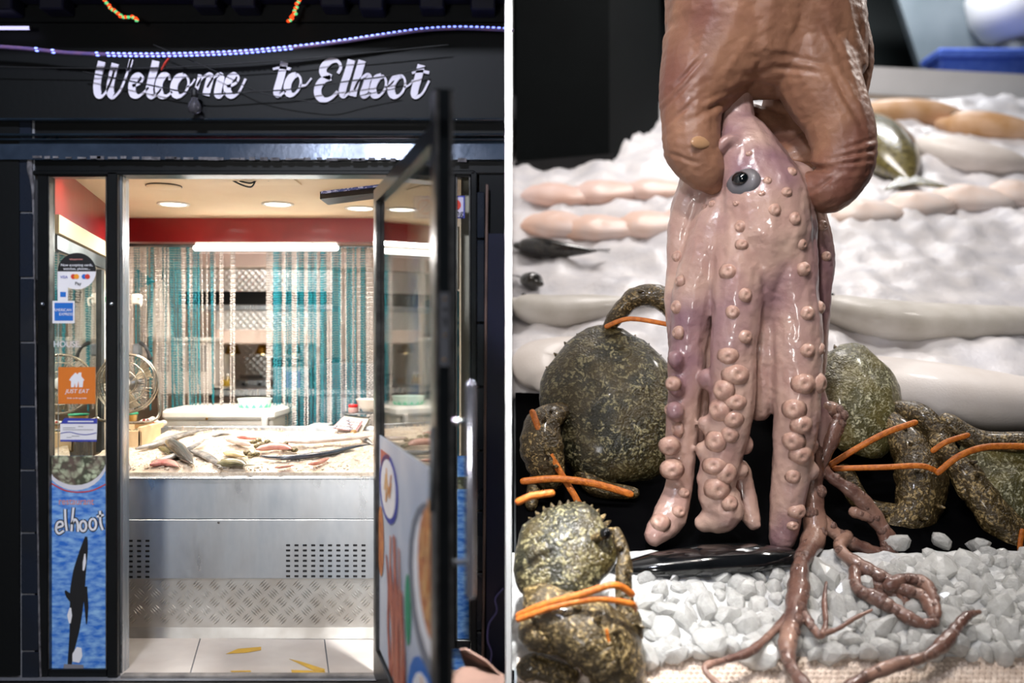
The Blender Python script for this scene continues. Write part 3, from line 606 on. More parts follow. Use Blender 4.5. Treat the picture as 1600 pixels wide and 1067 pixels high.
# chain curtain: strands of little twisted links, two colours
cc = MB(); x = 196
def strand(px, yb, c, Y, sway=0):
    a, b = W(px, 386, Y), W(px+sway, yb, Y); n = int((a-b).length/.0150); cc.cur = c; d = (b-a)/n
    for k in range(n):
        p = a+d*(k+.5); s = 1 if k % 2 else -1
        h, wd = .0095, .0098
        ax = V((s*.62, -.2, -.75)).normalized(); sd = V((.75, 0, s*.62)).normalized(); f = V((0, .0035, 0))
        cc.add([p-ax*h, p+sd*wd*.55, p-f, p-sd*wd*.55, p+f, p+ax*h], [(0,1,2),(0,2,3),(0,3,4),(0,4,1),(5,2,1),(5,3,2),(5,4,3),(5,1,4)])
tealz = [(212,218),(228,241),(268,282),(290,297),(304,312),(325,334),(343,346),(426,441),(447,456),(463,474),(480,494),(500,508),(518,532),(543,552),(563,571),(606,612),(640,652)]
while x < 684:
    tl = any(a <= x <= b for a, b in tealz) and R.random() < .85
    dens = 1.0
    if 336 < x < 342 or 349 < x < 360 or 368 < x < 414: dens = 0.0
    elif 300 < x < 336: dens = .7
    elif x < 250: dens = .85
    if R.random() < dens:
        if x < 345: yb = R.choice((640, 642, 638, 641, 600))
        elif x < 425: yb = R.choice((640, 560, 640))
        else: yb = R.uniform(676, 700)
        strand(x, yb, 0 if tl or R.random() < .10 else 1, 5.56+R.uniform(-.04, .04), R.uniform(-1.5, 1.5) if x > 345 else R.uniform(-3, 6))
    x += R.uniform(2.2, 3.4)
cur = tag(cc.build('chain_curtain', [teal, silver]), 'hanging curtain of teal and silver chain strands in front of the kitchen', 'chain curtain'); cur['kind'] = 'stuff'

# ------------------------------------------------------------------ kitchen behind the curtain
quilt = bpy.data.materials.new('quilted_steel'); quilt.use_nodes = True; nt_ = quilt.node_tree; b_ = nt_.nodes['Principled BSDF']
b_.inputs['Metallic'].default_value = .8; b_.inputs['Roughness'].default_value = .3; b_.inputs['Base Color'].default_value = S(216,214,212)
def quilted(nm, x0, y0, x1, y1, Y, par, sz=.022):
    a, b = W(x0, y1, Y), W(x1, y0, Y); nx = max(2, int((b.x-a.x)/sz)); nz = max(2, int((b.z-a.z)/sz)); mb = MB(); k = 3
    W_, H_ = nx*k+1, nz*k+1; vs = []
    for j in range(H_):
        for i in range(W_):
            u, v = i/k, j/k; h = .004*abs(math.sin(math.pi*(u+v)/2)*math.sin(math.pi*(u-v)/2))
            vs.append((a.x+(b.x-a.x)*i/(W_-1), Y-h, a.z+(b.z-a.z)*j/(H_-1)))
    mb.add(vs, [(j*W_+i, j*W_+i+1, (j+1)*W_+i+1, (j+1)*W_+i) for j in range(H_-1) for i in range(W_-1)])
    o = mb.build(nm, quilt, par, True); return o
hd = thing('extractor_hood', W(400, 537, 6.1), 'stainless extractor hood with quilted panels behind the chain curtain', 'extractor hood')
MB().pb(250, 394, 580, 418, 6.05, .5, .008).build('pelmet', mat('hood_pelmet', S(236,218,206), .4), hd)
quilted('quilted_panel', 280, 421, 520, 455, 6.1, hd)
MB().pb(280, 455, 520, 476, 6.3, .02).build('recess_shade', rubber, hd)  # black panel put in as the shade inside the hood gap
MB().pb(290, 476, 520, 485, 6.08, .3, .006).build('front_rail', steel, hd)
quilted('quilted_panel', 338, 486, 502, 515, 6.1, hd)
MB().pb(336, 515, 500, 537, 6.08, .3, .006).build('lower_panel', mat('warm_enamel', S(226,206,194), .35), hd)
MB().pb(418, 421, 422, 455, 6.07, .03).build('seam', steel, hd)
for px, lab in ((364, 'leftmost of three small heat lamps over the kitchen pass'), (411, 'middle one of three small heat lamps over the kitchen pass'), (460, 'rightmost of three small heat lamps over the kitchen pass')):
    c = W(px, 553, 6.2); t = thing('heat_lamp', c, lab, 'heat lamp', 'heat lamps over the kitchen pass')
    mb = MB(); mb.lathe([(.056,0),(.030,.066),(.026,.066),(.052,.002)], c, (0,0,1), 18); mb.build('shade', gold, t, True)
    mb = MB(); mb.ball(c+V((0,-.01,.018)), .022); mb.build('bulb', gumb, t, True)
    mb = MB(); mb.tube([c+V((0,0,.066)), c+V((0,0,.20))], .005, 6); mb.build('stem', rubber, t)
bs = thing('backsplash', W(390, 592, 6.7), 'quilted steel splashback behind the range', 'splashback'); quilted('panel', 345, 538, 500, 594, 6.7, bs, .026)
rg = thing('cooking_range', W(392, 606, 6.5), 'steel cooking range with dark pan supports seen through the kitchen pass', 'range')
MB().pb(368, 593, 418, 640, 6.45, .25, .006).build('body', steel, rg)
for i in range(3): MB().pb(374, 586+i*2, 410, 587.2+i*2, 6.46+i*.06, .012).build('grate_bar', rubber, rg)
for x in (380, 405): 
    mb = MB(); mb.tube([W(x, 600, 6.45), W(x, 600, 6.43)], .012, 10); mb.build('knob', rubber, rg, True)
ps = thing('kitchen_pass', W(410, 640, 6.0), 'stainless pass shelf between shop and kitchen', 'counter')
MB().pb(326, 608, 492, 619, 5.95, .42, .006).build('worktop', steel, ps); MB().pb(326, 619, 425, 720, 6.0, .3).build('front_panel', mat('pass_panel', S(120,108,100), .4, .3), ps)
MB().pb(425, 619, 490, 720, 5.98, .3).build('front_panel', steel_d, ps)
for px, h in ((348.5, 19), (356, 18)):
    c = W(px, 604, 6.0); t = thing('oil_bottle', c, 'small glass bottle of golden oil on a plate, %s of two' % ('left one' if px < 350 else 'right one'), 'bottle', 'oil bottles on the pass')
    mb = MB(); mb.lathe([(.018,0),(.02,.004),(.02,.04),(.008,.052),(.008,.08),(.001,.082)], c, (0,0,1), 12); mb.build('bottle', mat('oil_glass', S(150,120,30), .1, c2=S(120,96,24), coat=.4), t, True)
    mb = MB(); mb.lathe([(.009,.07),(.01,.08),(.004,.088)], c, (0,0,1), 10); mb.build('cap', whitep, t, True)
c = W(350, 606.5, 5.98); mb = MB(); mb.lathe([(.04,0),(.066,.006),(.072,.010),(.06,.009),(.001,.006)], c, (0,0,1), 22); tag(mb.build('plate', whitep, None, True), 'white plate under the oil bottles on the pass', 'plate')
ov = thing('ventilated_cabinet', W(285, 618, 5.9), 'white ventilated steel appliance behind the chain curtain on the left', 'appliance')
MB().pb(238, 532, 331, 618, 5.9, .4, .012).build('body', mat('appliance_enamel', S(214,206,198), .35, c2=S(200,192,184)), ov)
MB().pb(234, 527, 334, 534, 5.88, .44, .006).build('lid', whitep, ov)
mb = MB()
for bx0 in (246, 282, 304):
    for i in range(16):
        for j in range(4): mb.pb(bx0+j*5, 540+i*2.6, bx0+3+j*5, 541.2+i*2.6, 5.897, .005)
o = mb.build('vent_slots', inkb, ov); o['kind'] = 'stuff'
for x in (240, 328): MB().pb(x-2, 612, x+2, 622, 5.91, .05).build('foot', rubber, ov)
co = thing('hanging_apron', W(252, 527, 5.8), 'white apron hanging among the chains on the left', 'apron')
mb = MB(); rows = []
for i, (y, x0, x1) in enumerate(((440,246,258),(452,240,262),(470,236,266),(495,232,270),(527,229,272))):
    rows.append([W(x0+(x1-x0)*j/12, y, 5.8+.012*math.sin(j*1.9+i*.4)) for j in range(13)])
mb.add([p for r in rows for p in r]+[p+V((0,.006,0)) for r in rows for p in r], [(i*13+j, i*13+j+1, (i+1)*13+j+1, (i+1)*13+j) for i in range(4) for j in range(12)]+[(65+i*13+j, 65+(i+1)*13+j, 65+(i+1)*13+j+1, 65+i*13+j+1) for i in range(4) for j in range(12)])
mb.build('cloth', whitep, co, True); mb = MB(); mb.tube([W(252,440,5.8), W(254,425,5.82), W(258,418,5.9)], .004, 6); mb.build('strap', rubber, co)
pn = MB().poly([W(214,420,5.82), W(243,440,5.8), W(216,452,5.82)], (0,.006,0)); tag(pn.build('pennant', teal), 'dark teal triangular pennant at the top left of the kitchen', 'pennant')
mw = thing('steel_appliance', W(455, 608, 5.98), 'boxy steel appliance with glass front on the kitchen pass', 'appliance')
MB().pb(428, 574, 484, 608, 6.0, .3, .006).build('body', steel, mw); MB().pb(446, 580, 470, 606, 5.995, .01).build('glass_front', mat('blue_glass_front', S(120,140,180), .15), mw)
for x, s in ((436, 1), (458, .8), (520, .9)):
    c = W(x, 573, 6.1); t = thing('stock_pot', c, 'dark cooking pot standing on steel kitchen units, %s' % {436:'left one', 458:'middle one', 520:'right one'}[x], 'pot', 'dark pots on the kitchen units')
    mb = MB(); mb.lathe([(.045*s,0),(.048*s,.05),(.052*s,.052),(.052*s,.058),(.02,.062),(.001,.062)], c, (0,0,1), 16); mb.build('body', rubber, t, True)
    mb = MB(); mb.tube([c+V((.045*s,0,.04)), c+V((.09*s,-.01,.046))], .006, 6); mb.build('handle', rubber, t, True)
cb = thing('steel_cabinet', W(535, 690, 5.95), 'stainless kitchen cabinet behind the right part of the chain curtain', 'cabinet')
MB().pb(492, 568, 590, 760, 5.95, .4, .006).build('body', steel_d, cb)
for i in range(3): o = MB().pb(494+i*32, 620, 522+i*32, 750, 5.935, .02, .004).build('door', steel, cb); MB().pb(498+i*32, 626, 500+i*32, 650, 5.925, .012).build('handle', rubber, o)
MB().pb(490, 610, 592, 616, 5.92, .05).build('worktop_edge', steel, cb)
# left wall fittings behind the mullion
t = thing('switch_box', W(211, 475, 5.4), 'white switch box with a hook on the wall by the curtain', 'switch box'); MB().pb(204, 459, 218, 475, 5.4, .05, .006).build('box', whitep, t)
mb = MB(); stube(mb, [W(217,466,5.4), W(221,468,5.38), W(220,478,5.38)], .006, 5, 6); mb.build('hook', whitep, t, True)
t = thing('wall_telephone', W(222, 560, 5.35), 'grey wall telephone with a black handset above the fan', 'telephone'); MB().pb(206, 537, 218, 556, 5.38, .05, .008).build('base', steel_d, t)
mb = MB(); stube(mb, [W(220,536,5.36), W(227,542,5.34), W(232,552,5.34), W(234,560,5.34)], [.014,.010,.011,.015], 6, 8); mb.build('handset', rubber, t, True)
t = thing('wall_menu', W(198, 545, 5.3), 'white printed menu sheet with a green stripe beside the curtain', 'notice')
MB().pb(190, 404, 201, 548, 5.36, .004).build('sheet', paper, t); MB().pb(191, 488, 201, 492, 5.357, .003).build('stripe', inkgreen, t)
for i in range(7): MB().pb(192, 498+i*6, 199, 499.4+i*6, 5.357, .003).build('print_line', inkgrey, t)
# notices on the left wall seen through the side window
def wl_pt(Y, z, o=.012): return V((lw(Y)+o, Y, z))
t = thing('price_list', wl_pt(5.15, 1.2), 'white price list sheet on the left wall seen through the side window', 'notice')
def wsheet(nm, y0, y1, z0, z1, mt, o): MB().hexa([wl_pt(y0,z0,o), wl_pt(y1,z0,o), wl_pt(y1,z0,o+.002), wl_pt(y0,z0,o+.002), wl_pt(y0,z1,o), wl_pt(y1,z1,o), wl_pt(y1,z1,o+.002), wl_pt(y0,z1,o+.002)]).build(nm, mt, t)
wsheet('sheet', 4.97, 5.35, 1.3, 1.68, paper, .012); wsheet('stripe', 4.99, 5.33, 1.62, 1.65, inkgreen, .015)
for i in range(6): wsheet('print_line', 5.0, 5.3, 1.36+i*.04, 1.366+i*.04, inkgrey, .015)

# ------------------------------------------------------------------ chest freezer, bowl, scale, fan
fz = thing('chest_freezer', W(345, 700, 5.25), 'low white chest freezer behind the fish display', 'freezer')
MB().pb(255, 655, 426, 860, 5.25, .5, .01).build('body', cream_e, fz); MB().pb(252, 640, 428, 656, 5.22, .55, .016).build('lid', mat('freezer_lid', S(244,240,230), .3), fz)
MB().pb(258, 658, 311, 682, 5.243, .01, .003).build('front_panel', cream_e, fz); MB().pb(313, 663, 408, 682, 5.243, .01, .003).build('front_panel', cream_e, fz)
MB().pb(408, 652, 417, 682, 5.20, .03, .006).build('latch', whitep, fz)
mb = MB(); mb.tube([W(323, 654.5, 5.22), W(323, 654.5, 5.205)], .008, 10); mb.build('lock', gold, fz, True)
f2 = thing('chest_freezer', W(605, 690, 5.2), 'pale chest freezer seen through the open glass door', 'freezer')
MB().pb(590, 650, 624, 860, 5.16, .3, .01).build('body', cream_e, f2); MB().pb(588, 640, 626, 652, 5.14, .33, .012).build('lid', bpy.data.materials['freezer_lid'], f2)
c = W(398, 645, 5.4); bw = thing('mixing_bowl', c, 'white bowl with a mint green zigzag pattern on the freezer', 'bowl')
mb = MB(); mb.lathe([(.062,0),(.082,.03),(.094,.06),(.101,.085),(.104,.087),(.098,.085),(.078,.03),(.05,.008),(.001,.006)], c, (0,0,1), 28); mb.build('bowl', mat('bowl_white', S(222,250,236), .4, sss=.1), bw, True)
mint = mat('mint_glaze', S(120,236,190), .4)
for i in range(14):
    a0 = 2*math.pi*i/14; pr = lambda a, r, h: c+V((r*math.cos(a), r*math.sin(a), h))
    MB().poly([pr(a0-.2, .072, .008), pr(a0+.2, .072, .008), pr(a0+.12, .089, .040), pr(a0, .0965, .058), pr(a0-.12, .089, .040)], V((math.cos(a0), math.sin(a0), 0))*.004).build('zigzag', mint, bw)
sc = thing('shop_scale', W(545, 680, 5.1), 'cream price computing scale with a steel tray', 'scale')
c = [W(512,676,5.05), W(562,681,5.0), W(575,668,5.25), W(528,664,5.3)]
MB().hexa(c+[W(536,652,5.15), W(574,658,5.12), W(577,652,5.3), W(540,648,5.33)]).build('body', cream_e, sc)
f0, f1, f2_, f3 = W(516,672,5.045), W(560,677.5,5.0), W(571.5,658.5,5.105), W(536,652.8,5.135)
n = V((-.003,-.01,.006))
def facep(u0, v0, u1, v1, k): g = lambda u, v: (f0.lerp(f1, u)).lerp(f3.lerp(f2_, u), v)+n*k; return [g(u0,v0), g(u1,v0), g(u1,v1), g(u0,v1)]
MB().poly(facep(.04,.06,.96,.95,1), n*.2).build('panel', mat('scale_panel', S(150,110,110), .4), sc)
for i in range(4):
    for j in range(7): MB().poly(facep(.1+j*.115, .12+i*.21, .19+j*.115, .27+i*.21, 1.3), n*.3).build('key', whitep if (i+j) % 5 else inkgrey, sc)
mb = MB(); mb.lathe([(.09,0),(.098,.006),(.09,.004),(.001,.004)], W(560,646,5.3), (0,0,1), 22); mb.build('tray', steel, sc, True)
mb = MB(); mb.lathe([(.018,0),(.018,.012),(.001,.013)], W(553,676.5,5.0), (0,-1,.4), 14); mb.build('round_seal', mat('brown_seal', S(150,112,60), .5), sc, True)
c = W(552, 646, 5.32); j = thing('jar', c, 'small jar with a bright red lid on the scale tray', 'jar')
mb = MB(); mb.lathe([(.026,.004),(.03,.01),(.03,.034),(.026,.04)], c, (0,0,1), 16); mb.build('glass', mat('jar_glass', S(190,150,140), .2), j, True)
mb = MB(); mb.lathe([(.029,.038),(.029,.053),(.001,.055)], c, (0,0,1), 16); mb.build('lid', mat('red_lid', S(206,24,24), .35), j, True)
c = W(577, 643, 5.28); mb = MB(); mb.lathe([(.035,0),(.06,.03),(.076,.07),(.08,.074),(.072,.07),(.052,.03),(.001,.006)], c, (0,0,1), 24); tag(mb.build('steel_bowl', mat('ivory_bowl', S(214,206,196), .3), None, True), 'pale shallow bowl beside the scale', 'bowl')
wt = thing('clear_tray', W(500, 680, 5.15), 'clear plastic tray standing next to the scale', 'tray'); MB().pb(482, 664, 512, 679, 5.2, .15, .004).build('tray', mat('milky_plastic', S(205,210,212), .25, trans=.3), wt)
# fan
FC = W(199, 599, 4.78); fr = .156; fn = thing('pedestal_fan', W(205, 655, 4.78), 'chrome cage fan standing at the left end of the fish display', 'fan')
chrome = mat('fan_chrome', S(190,180,164), .25, .9, c2=S(160,150,134)); ax = V((.12,-1,.1)).normalized(); Q = ax.to_track_quat('Z','Y')
fp3 = lambda r, a, h: FC+Q@V((r*math.cos(a), r*math.sin(a), h))
mb = MB()
for rr, h in ((fr, .0), (fr*.98, .03), (fr*.98,-.03), (fr*.7, .05), (fr*.4, .058)):
    mb.tube([fp3(rr, 2*math.pi*i/36, h) for i in range(36)], .0035 if rr < fr else .006, 6, close=True)
for i in range(46):
    a = 2*math.pi*i/46
    for s in (1, -1): mb.tube([fp3(.03, a, .058*s), fp3(fr*.45, a+.1, .056*s), fp3(fr*.75, a+.18, .048*s), fp3(fr*.98, a+.22, .028*s), fp3(fr, a+.22, 0)], .0012, 4, False)
mb.build('guard', chrome, fn, True)
mb = MB(); mb.lathe([(.03,.052),(.032,.062),(.024,.07),(.001,.071)], FC, ax, 20); mb.build('hub_cap', whitep, fn, True)
for i in range(3):
    a0 = i*2*math.pi/3+.5; mb = MB(); rows = [[fp3(.02+.115*k/5, a0+(-.25+.8*t)*(.5+.5*k/5), .02-.04*t) for t in (0,.25,.5,.75,1)] for k in range(6)]
    mb.add([p for r in rows for p in r]+[p+ax*.003 for r in rows for p in r], [(k*5+t, k*5+t+1, k*5+t+6, k*5+t+5) for k in range(5) for t in range(4)]+[(30+k*5+t, 30+k*5+t+5, 30+k*5+t+6, 30+k*5+t+1) for k in range(5) for t in range(4)])
    mb.build('blade', mat('blade_%d' % i, S(150,136,112), .35, .6), fn, True)
mb = MB(); mb.lathe([(.045,-.06),(.05,-.08),(.045,-.15),(.02,-.17)], FC, ax, 16); mb.build('motor', steel_d, fn, True)
mb = MB(); stube(mb, [W(244,590,4.8), W(247,612,4.82), W(250,640,4.82), W(243,655,4.80), W(222,660,4.78), W(190,660,4.78), W(155,655,4.8), W(150,640,4.8), W(152,600,4.8)], .008, 6, 8); mb.build('stand', chrome, fn, True)

# ------------------------------------------------------------------ fish display counter
Y1, Y2 = 4.23, 5.12; zb = lambda Y: .775+.12*(Y-4.25)
xl, xr = lw(4.3)+.02, -.42; xrf = lambda y: min(xr, rw(y)-.02)
ct = thing('fish_counter', ((xl+xr)/2, Y1, 0), 'stainless steel fish display counter with perforated front and checker plate base', 'counter')
zt_ = lambda py, Y=Y1: CZ+(533.5-py)/FPX*Y
MB().box((xl, Y1, zt_(811)), (xr, Y1+.02, zt_(744)), .003).build('upper_panel', steel_f, ct)
MB().box((xl, Y1-.004, zt_(904)), (xr, Y1+.02, zt_(811.5)), .003).build('lower_panel', steel_f, ct)
MB().box((xl, Y1-.03, zt_(748)), (xr, Y1+.03, zt_(744.5)), .004).build('front_lip', steel, ct)
mb = MB(); mb.ball((W(342,816,Y1).x, Y1-.004, zt_(816)), .006); mb.build('bolt', steel_d, ct, True)
mb = MB()
for i, cxs in enumerate((range(3), range(10))):
    for j in cxs:
        for k in range(7 if i else 8):
            x = (204 if i == 0 else 450)+j*13.1; y = (845 if i == 0 else 852)+k*8.05; w_ = 3.2
            a, b = W(x-w_, y+1.6, Y1-.0055), W(x+w_, y-1.6, Y1-.0055); mb.box((a.x, Y1-.0056, a.z), (b.x, Y1-.003, b.z), .0015)
o = mb.build('vent_slots', inkb, ct); o['kind'] = 'stuff'
# checker plate kick board: crossed bars in real relief
def plate(nm, y0, y1, Yp, tilt, cell):
    a, b = V((xl, Yp, zt_(y1))), V((xr, Yp, zt_(y0))); mb = MB(); mb.hexa([(a.x,Yp-tilt,a.z),(b.x,Yp-tilt,a.z),(b.x,Yp+.02,a.z),(a.x,Yp+.02,a.z),(a.x,Yp,b.z),(b.x,Yp,b.z),(b.x,Yp+.02,b.z),(a.x,Yp+.02,b.z)])
    H = b.z-a.z; nx = int((b.x-a.x)/cell*1.5)+4; s2 = math.sqrt(.5)
    for i in range(-nx, nx):
        for j in range(-nx, nx):
            cx, cz = a.x+(i-j)*cell*s2, a.z+(i+j)*cell*s2
            if not (a.x+cell*.5 < cx < b.x-cell*.5 and a.z+cell*.42 < cz < b.z-cell*.42): continue
            o = (i+j) % 2
            for k in range(4):
                off = (k-1.5)*cell*.21
                d1 = V((s2, 0, s2)) if o else V((-s2, 0, s2)); d2 = V((-s2, 0, s2)) if o else V((s2, 0, s2))
                c = V((cx, 0, cz))+d2*off; e = d1*cell*.40; wv = d2*cell*.075
                q = lambda p, h: (p.x, Yp-tilt*(1-(p.z-a.z)/H)-h, p.z)
                mb.add([q(c-e,0), q(c+wv,0), q(c+e,0), q(c-wv,0), q(c, .0065)], [(0,1,4),(1,2,4),(2,3,4),(3,0,4)])
    o = mb.build(nm, checker, ct); o['kind'] = 'stuff'
plate('checker_plate', 904, 981, Y1+.01, 0, .056); plate('checker_lip', 981, 999, Y1+.008, .012, .05)
MB().box((xl, Y1+.02, .45), (-.78, Y2, .70)).build('carcass', steel_d, ct)
MB().box((xl-.15, Y2, .5), (rw(5.2)-.02, Y2+.03, zb(Y2)+.035), .004).build('back_rail', steel, ct)
def dpt(px, py, h=0):
    Y = (CZ-.775-h+.12*4.25)/(.12-(533.5-py)/FPX); return V(((px-800)/FPX*Y, Y, CZ+(533.5-py)/FPX*Y))
ice_w = mat('crushed_ice', S(222,206,186), .3, c2=S(200,180,156), scale=60, bump=.5, bscale=160, sss=.15, coat=.2)
mb = MB(); NX, NY = 150, 46; vs = []
for j in range(NY):
    for i in range(NX):
        y = Y1+.004+(Y2-Y1-.006)*j/(NY-1); x = max(xl+(xrf(y)-xl)*i/(NX-1), lw(y)+.02)
        n1 = mnoise.noise(V((x*5, y*5, .3)))*.020+mnoise.noise(V((x*22, y*22, 1)))*.010+mnoise.noise(V((x*60, y*60, 2)))*.006
        e = min(1, j/3, (NY-1-j)/4)
        vs.append((x, y, zb(y)+.008+(n1+.014)*e))
n0 = len(vs); vs += [(x, y, .70) for x, y, z in vs]
fs = [(j*NX+i, j*NX+i+1, (j+1)*NX+i+1, (j+1)*NX+i) for j in range(NY-1) for i in range(NX-1)]
fs += [(n0+f[3], n0+f[2], n0+f[1], n0+f[0]) for f in fs]
bd = [i for i in range(NX)]+[j*NX+NX-1 for j in range(1, NY)]+[(NY-1)*NX+i for i in range(NX-2, -1, -1)]+[j*NX for j in range(NY-2, 0, -1)]
fs += [(bd[(k+1) % len(bd)], bd[k], n0+bd[k], n0+bd[(k+1) % len(bd)]) for k in range(len(bd))]
mb.add(vs, fs)
for k in range(2600):
    y = R.uniform(Y1+.02, Y2-.03); x = R.uniform(xl+.03, xr-.02)
    if x < lw(y)+.03 or x > xrf(y)-.01: continue
    s = R.uniform(.004, .010); p = V((x, y, zb(y)+.016+mnoise.noise(V((x*5, y*5, .3)))*.022))
    d = [V((R.uniform(-1,1), R.uniform(-1,1), R.uniform(-1,1))).normalized()*s for _ in range(6)]
    e = [p+V((s,0,0)), p-V((s,0,0)), p+V((0,s,0)), p-V((0,s,0)), p+V((0,0,s)), p-V((0,0,s))]; e = [q+t*.5 for q, t in zip(e, d)]
    mb.add(e, [(0,2,4),(2,1,4),(1,3,4),(3,0,4),(2,0,5),(1,2,5),(3,1,5),(0,3,5)])
ib = tag(mb.build('crushed_ice', ice_w, None, False), 'bed of crushed ice filling the fish display counter', 'ice'); ib['kind'] = 'stuff'
# fish and shellfish on the counter ice
def fishm(name, c1, c2, sc=20, coat=.5): return mat(name, c1, .25 if coat > .3 else .5, c2=c2, scale=sc, coat=coat, bump=.15, bscale=80)
silverf = fishm('silver_skin', S(170,164,156), S(92,92,92)); darkf = fishm('black_skin', S(26,26,26), S(54,50,44)); pinkf = fishm('pink_flesh', S(206,120,96), S(220,160,140)); whitef = fishm('white_skin', S(214,200,190), S(180,160,148)); olivef = fishm('olive_skin', S(120,110,66), S(70,62,36)); bluef = fishm('blue_back_skin', S(70,76,86), S(40,44,52)); redf = fishm('red_skin', S(176,92,84), S(214,150,136))
eye_m = mat('fish_eye', S(10,10,10), .1)
def fish(name, pts, hw, m_, label, cat='fish', group=None, flat=.55, tail=True, belly=None, eye=True, fin=True, n=6):
    q = spline(pts, n); N = len(q); prof = [math.sin(math.pi*min(1, .10+.88*(k/(N-1))**.8))**.7*(1 if k < N*.7 else 1-.35*(k-N*.7)/(N*.3)) for k in range(N)]
    root = thing(name, q[N//2]-V((0,0,hw*flat)), label, cat, group)
    mb = MB(); rad = [max(.12, p)*hw for p in prof]; mb.tube(q, rad, 12, True, flat, (0,0,1)); mb.build('body', m_, root, True)
    t = (q[-1]-q[-3]).normalized(); s = t.cross(V((0,0,1))).normalized()
    if tail:
        e = q[-1]; mb = MB(); mb.poly([e-t*hw*.3+s*hw*.12, e+t*hw*.9+s*hw*.85, e+t*hw*.5, e+t*hw*.9-s*hw*.85, e-t*hw*.3-s*hw*.12], V((0,0,hw*.06))); mb.build('tail_fin', m_, root)
    if fin:
        k = N//2; e = q[k]; tt_ = (q[k+1]-q[k-1]).normalized(); ss = tt_.cross(V((0,0,1))).normalized()
        mb = MB(); mb.poly([e+ss*rad[k]*.9-tt_*hw*.5, e+ss*rad[k]*1.35+tt_*hw*.2, e+ss*rad[k]*.85+tt_*hw*.8], V((0,0,hw*.06))); mb.build('dorsal_fin', m_, root)
    if eye:
        e = q[1]+V((0,0,rad[2]*flat*.8)); mb = MB(); mb.ball(e+(q[2]-q[1])*.6, hw*.11, 8, 6); mb.build('eye', eye_m, root, True)
    if belly:
        mb = MB(); mb.tube([p-s*r_*.25+V((0,-r_*.45,-r_*flat*.1)) for p, r_ in zip(q, rad)], [r_*.72 for r_ in rad], 10, True, flat, (0,0,1)); mb.build('belly', belly, root, True)
    return root
dl = lambda L, h=.02: [dpt(x, y)+V((0,0,h+.018)) for x, y in L]
G1 = 'fish laid on the counter ice'
fish('whole_fish', dl([(215,712),(240,706),(270,695),(300,686),(325,681)], .02), .028, silverf, 'long silver fish at the back left of the counter ice', 'fish', G1)
fish('whole_fish', dl([(240,735),(265,728),(300,712),(320,700)], .025), .022, silverf, 'silver fish lying behind the black fish on the counter', 'fish', G1)
fish('black_fish', dl([(264,706),(275,715),(288,728),(300,741)], .034), .042, darkf, 'glossy black fish head resting at the front left of the counter ice', 'fish', None, .7, False)
fish('red_fish', dl([(238,738),(252,735),(268,736),(278,741)], .02), .030, redf, 'reddish fish cut poking out beside the black fish', 'fish', None, .6, False)
fish('red_fish', dl([(250,712),(262,718),(274,728)], .024), .022, olivef, 'small olive fish under the black fish head', 'fish', None, .6, False)
fish('flat_fish', dl([(300,716),(318,722),(334,732),(345,742)], .02), .026, silverf, 'silver fish curving down towards the front edge of the ice', 'fish', G1)
fish('flat_fish', dl([(344,738),(358,737),(374,738),(384,741)], .026), .038, fishm('bream_skin', S(150,140,100), S(96,88,64)), 'pale bream overhanging the steel front edge', 'fish', G1, .6)
fish('flat_fish', dl([(352,720),(366,722),(384,726)], .022), .026, fishm('yellow_bream', S(226,210,160), S(170,150,110)), 'yellowish bream in the middle of the counter ice', 'fish', G1)
fish('squid', dl([(355,701),(370,704),(385,708),(392,710)], .03), .022, whitef, 'white squid tube in the middle of the counter', 'squid', None, .7, False, None, False)
fish('long_white_fish', dl([(450,704),(480,704),(520,701),(560,698),(582,695)], .03), .024, whitef, 'long white fish across the right side of the counter', 'fish')
fish('eel', dl([(408,726),(440,728),(480,725),(520,719),(550,711),(580,706)], .022), .020, bluef, 'long dark blue eel like fish with pale belly on the right', 'fish', None, .7, False, whitef)
fish('salmon_piece', dl([(484,737),(496,735),(506,731),(514,728)], .02), .020, pinkf, 'pink salmon strip near the front right of the ice', 'fish piece', None, .6, False, None, False, False)
fish('salmon_piece', dl([(432,741),(445,739),(460,738)], .015), .018, pinkf, 'pale pink fish piece at the front middle of the ice', 'fish piece', None, .5, False, None, False, False)
fish('octopus_piece', dl([(404,716),(425,712),(445,713),(455,716)], .03), .032, fishm('pale_pink', S(204,150,134), S(180,120,110)), 'pale pink octopus lying among the clams', 'octopus', None, .6, False, None, False, False)
fish('roe_sack', dl([(372,694),(392,695),(410,696)], .02), .018, redf, 'reddish fish roe at the back of the counter ice', 'fish roe', None, .6, False, None, False, False)
for k, (a_, b_, lab) in enumerate((((560,690),(582,700),'grey fish at the far right of the counter'), ((590,690),(640,684),'silver fish on the counter seen through the door glass'), ((200,740),(186,722),'small fish at the far left of the counter'), ((590,722),(640,716),'pale fish on the counter behind the door poster'), ((330,688),(360,684),'slim silver fish along the back rail'))):
    A_, B_ = dpt(*a_), dpt(*b_); fish('small_fish', [A_+V((0,0,.02)), (A_+B_)/2+V((0,0,.03)), B_+V((0,0,.02))], .02, silverf, lab, 'fish', G1)
clam = voromat('clam_shell', S(90,78,40), S(190,170,110), 60, .4, (.2,.5), S(60,52,30), .3, .3)
for k, (px, py) in enumerate(((396,700),(404,697),(410,703),(418,699),(424,703),(402,706),(414,708),(438,704),(444,708),(452,710),(460,712),(446,702),(386,716),(392,720),(400,719))):
    c = dpt(px, py)+V((0,0,.03)); mb = MB(); mb.ball(c, (.020,.017,.013), 12, 8, Matrix.Rotation(R.uniform(0,3), 3, 'Z')@Matrix.Rotation(R.uniform(-.5,.5), 3, 'X'))
    tag(mb.build('clam', clam, None, True), 'mottled olive clam in the pile in the middle of the counter ice', 'clam', 'clams on the counter ice')
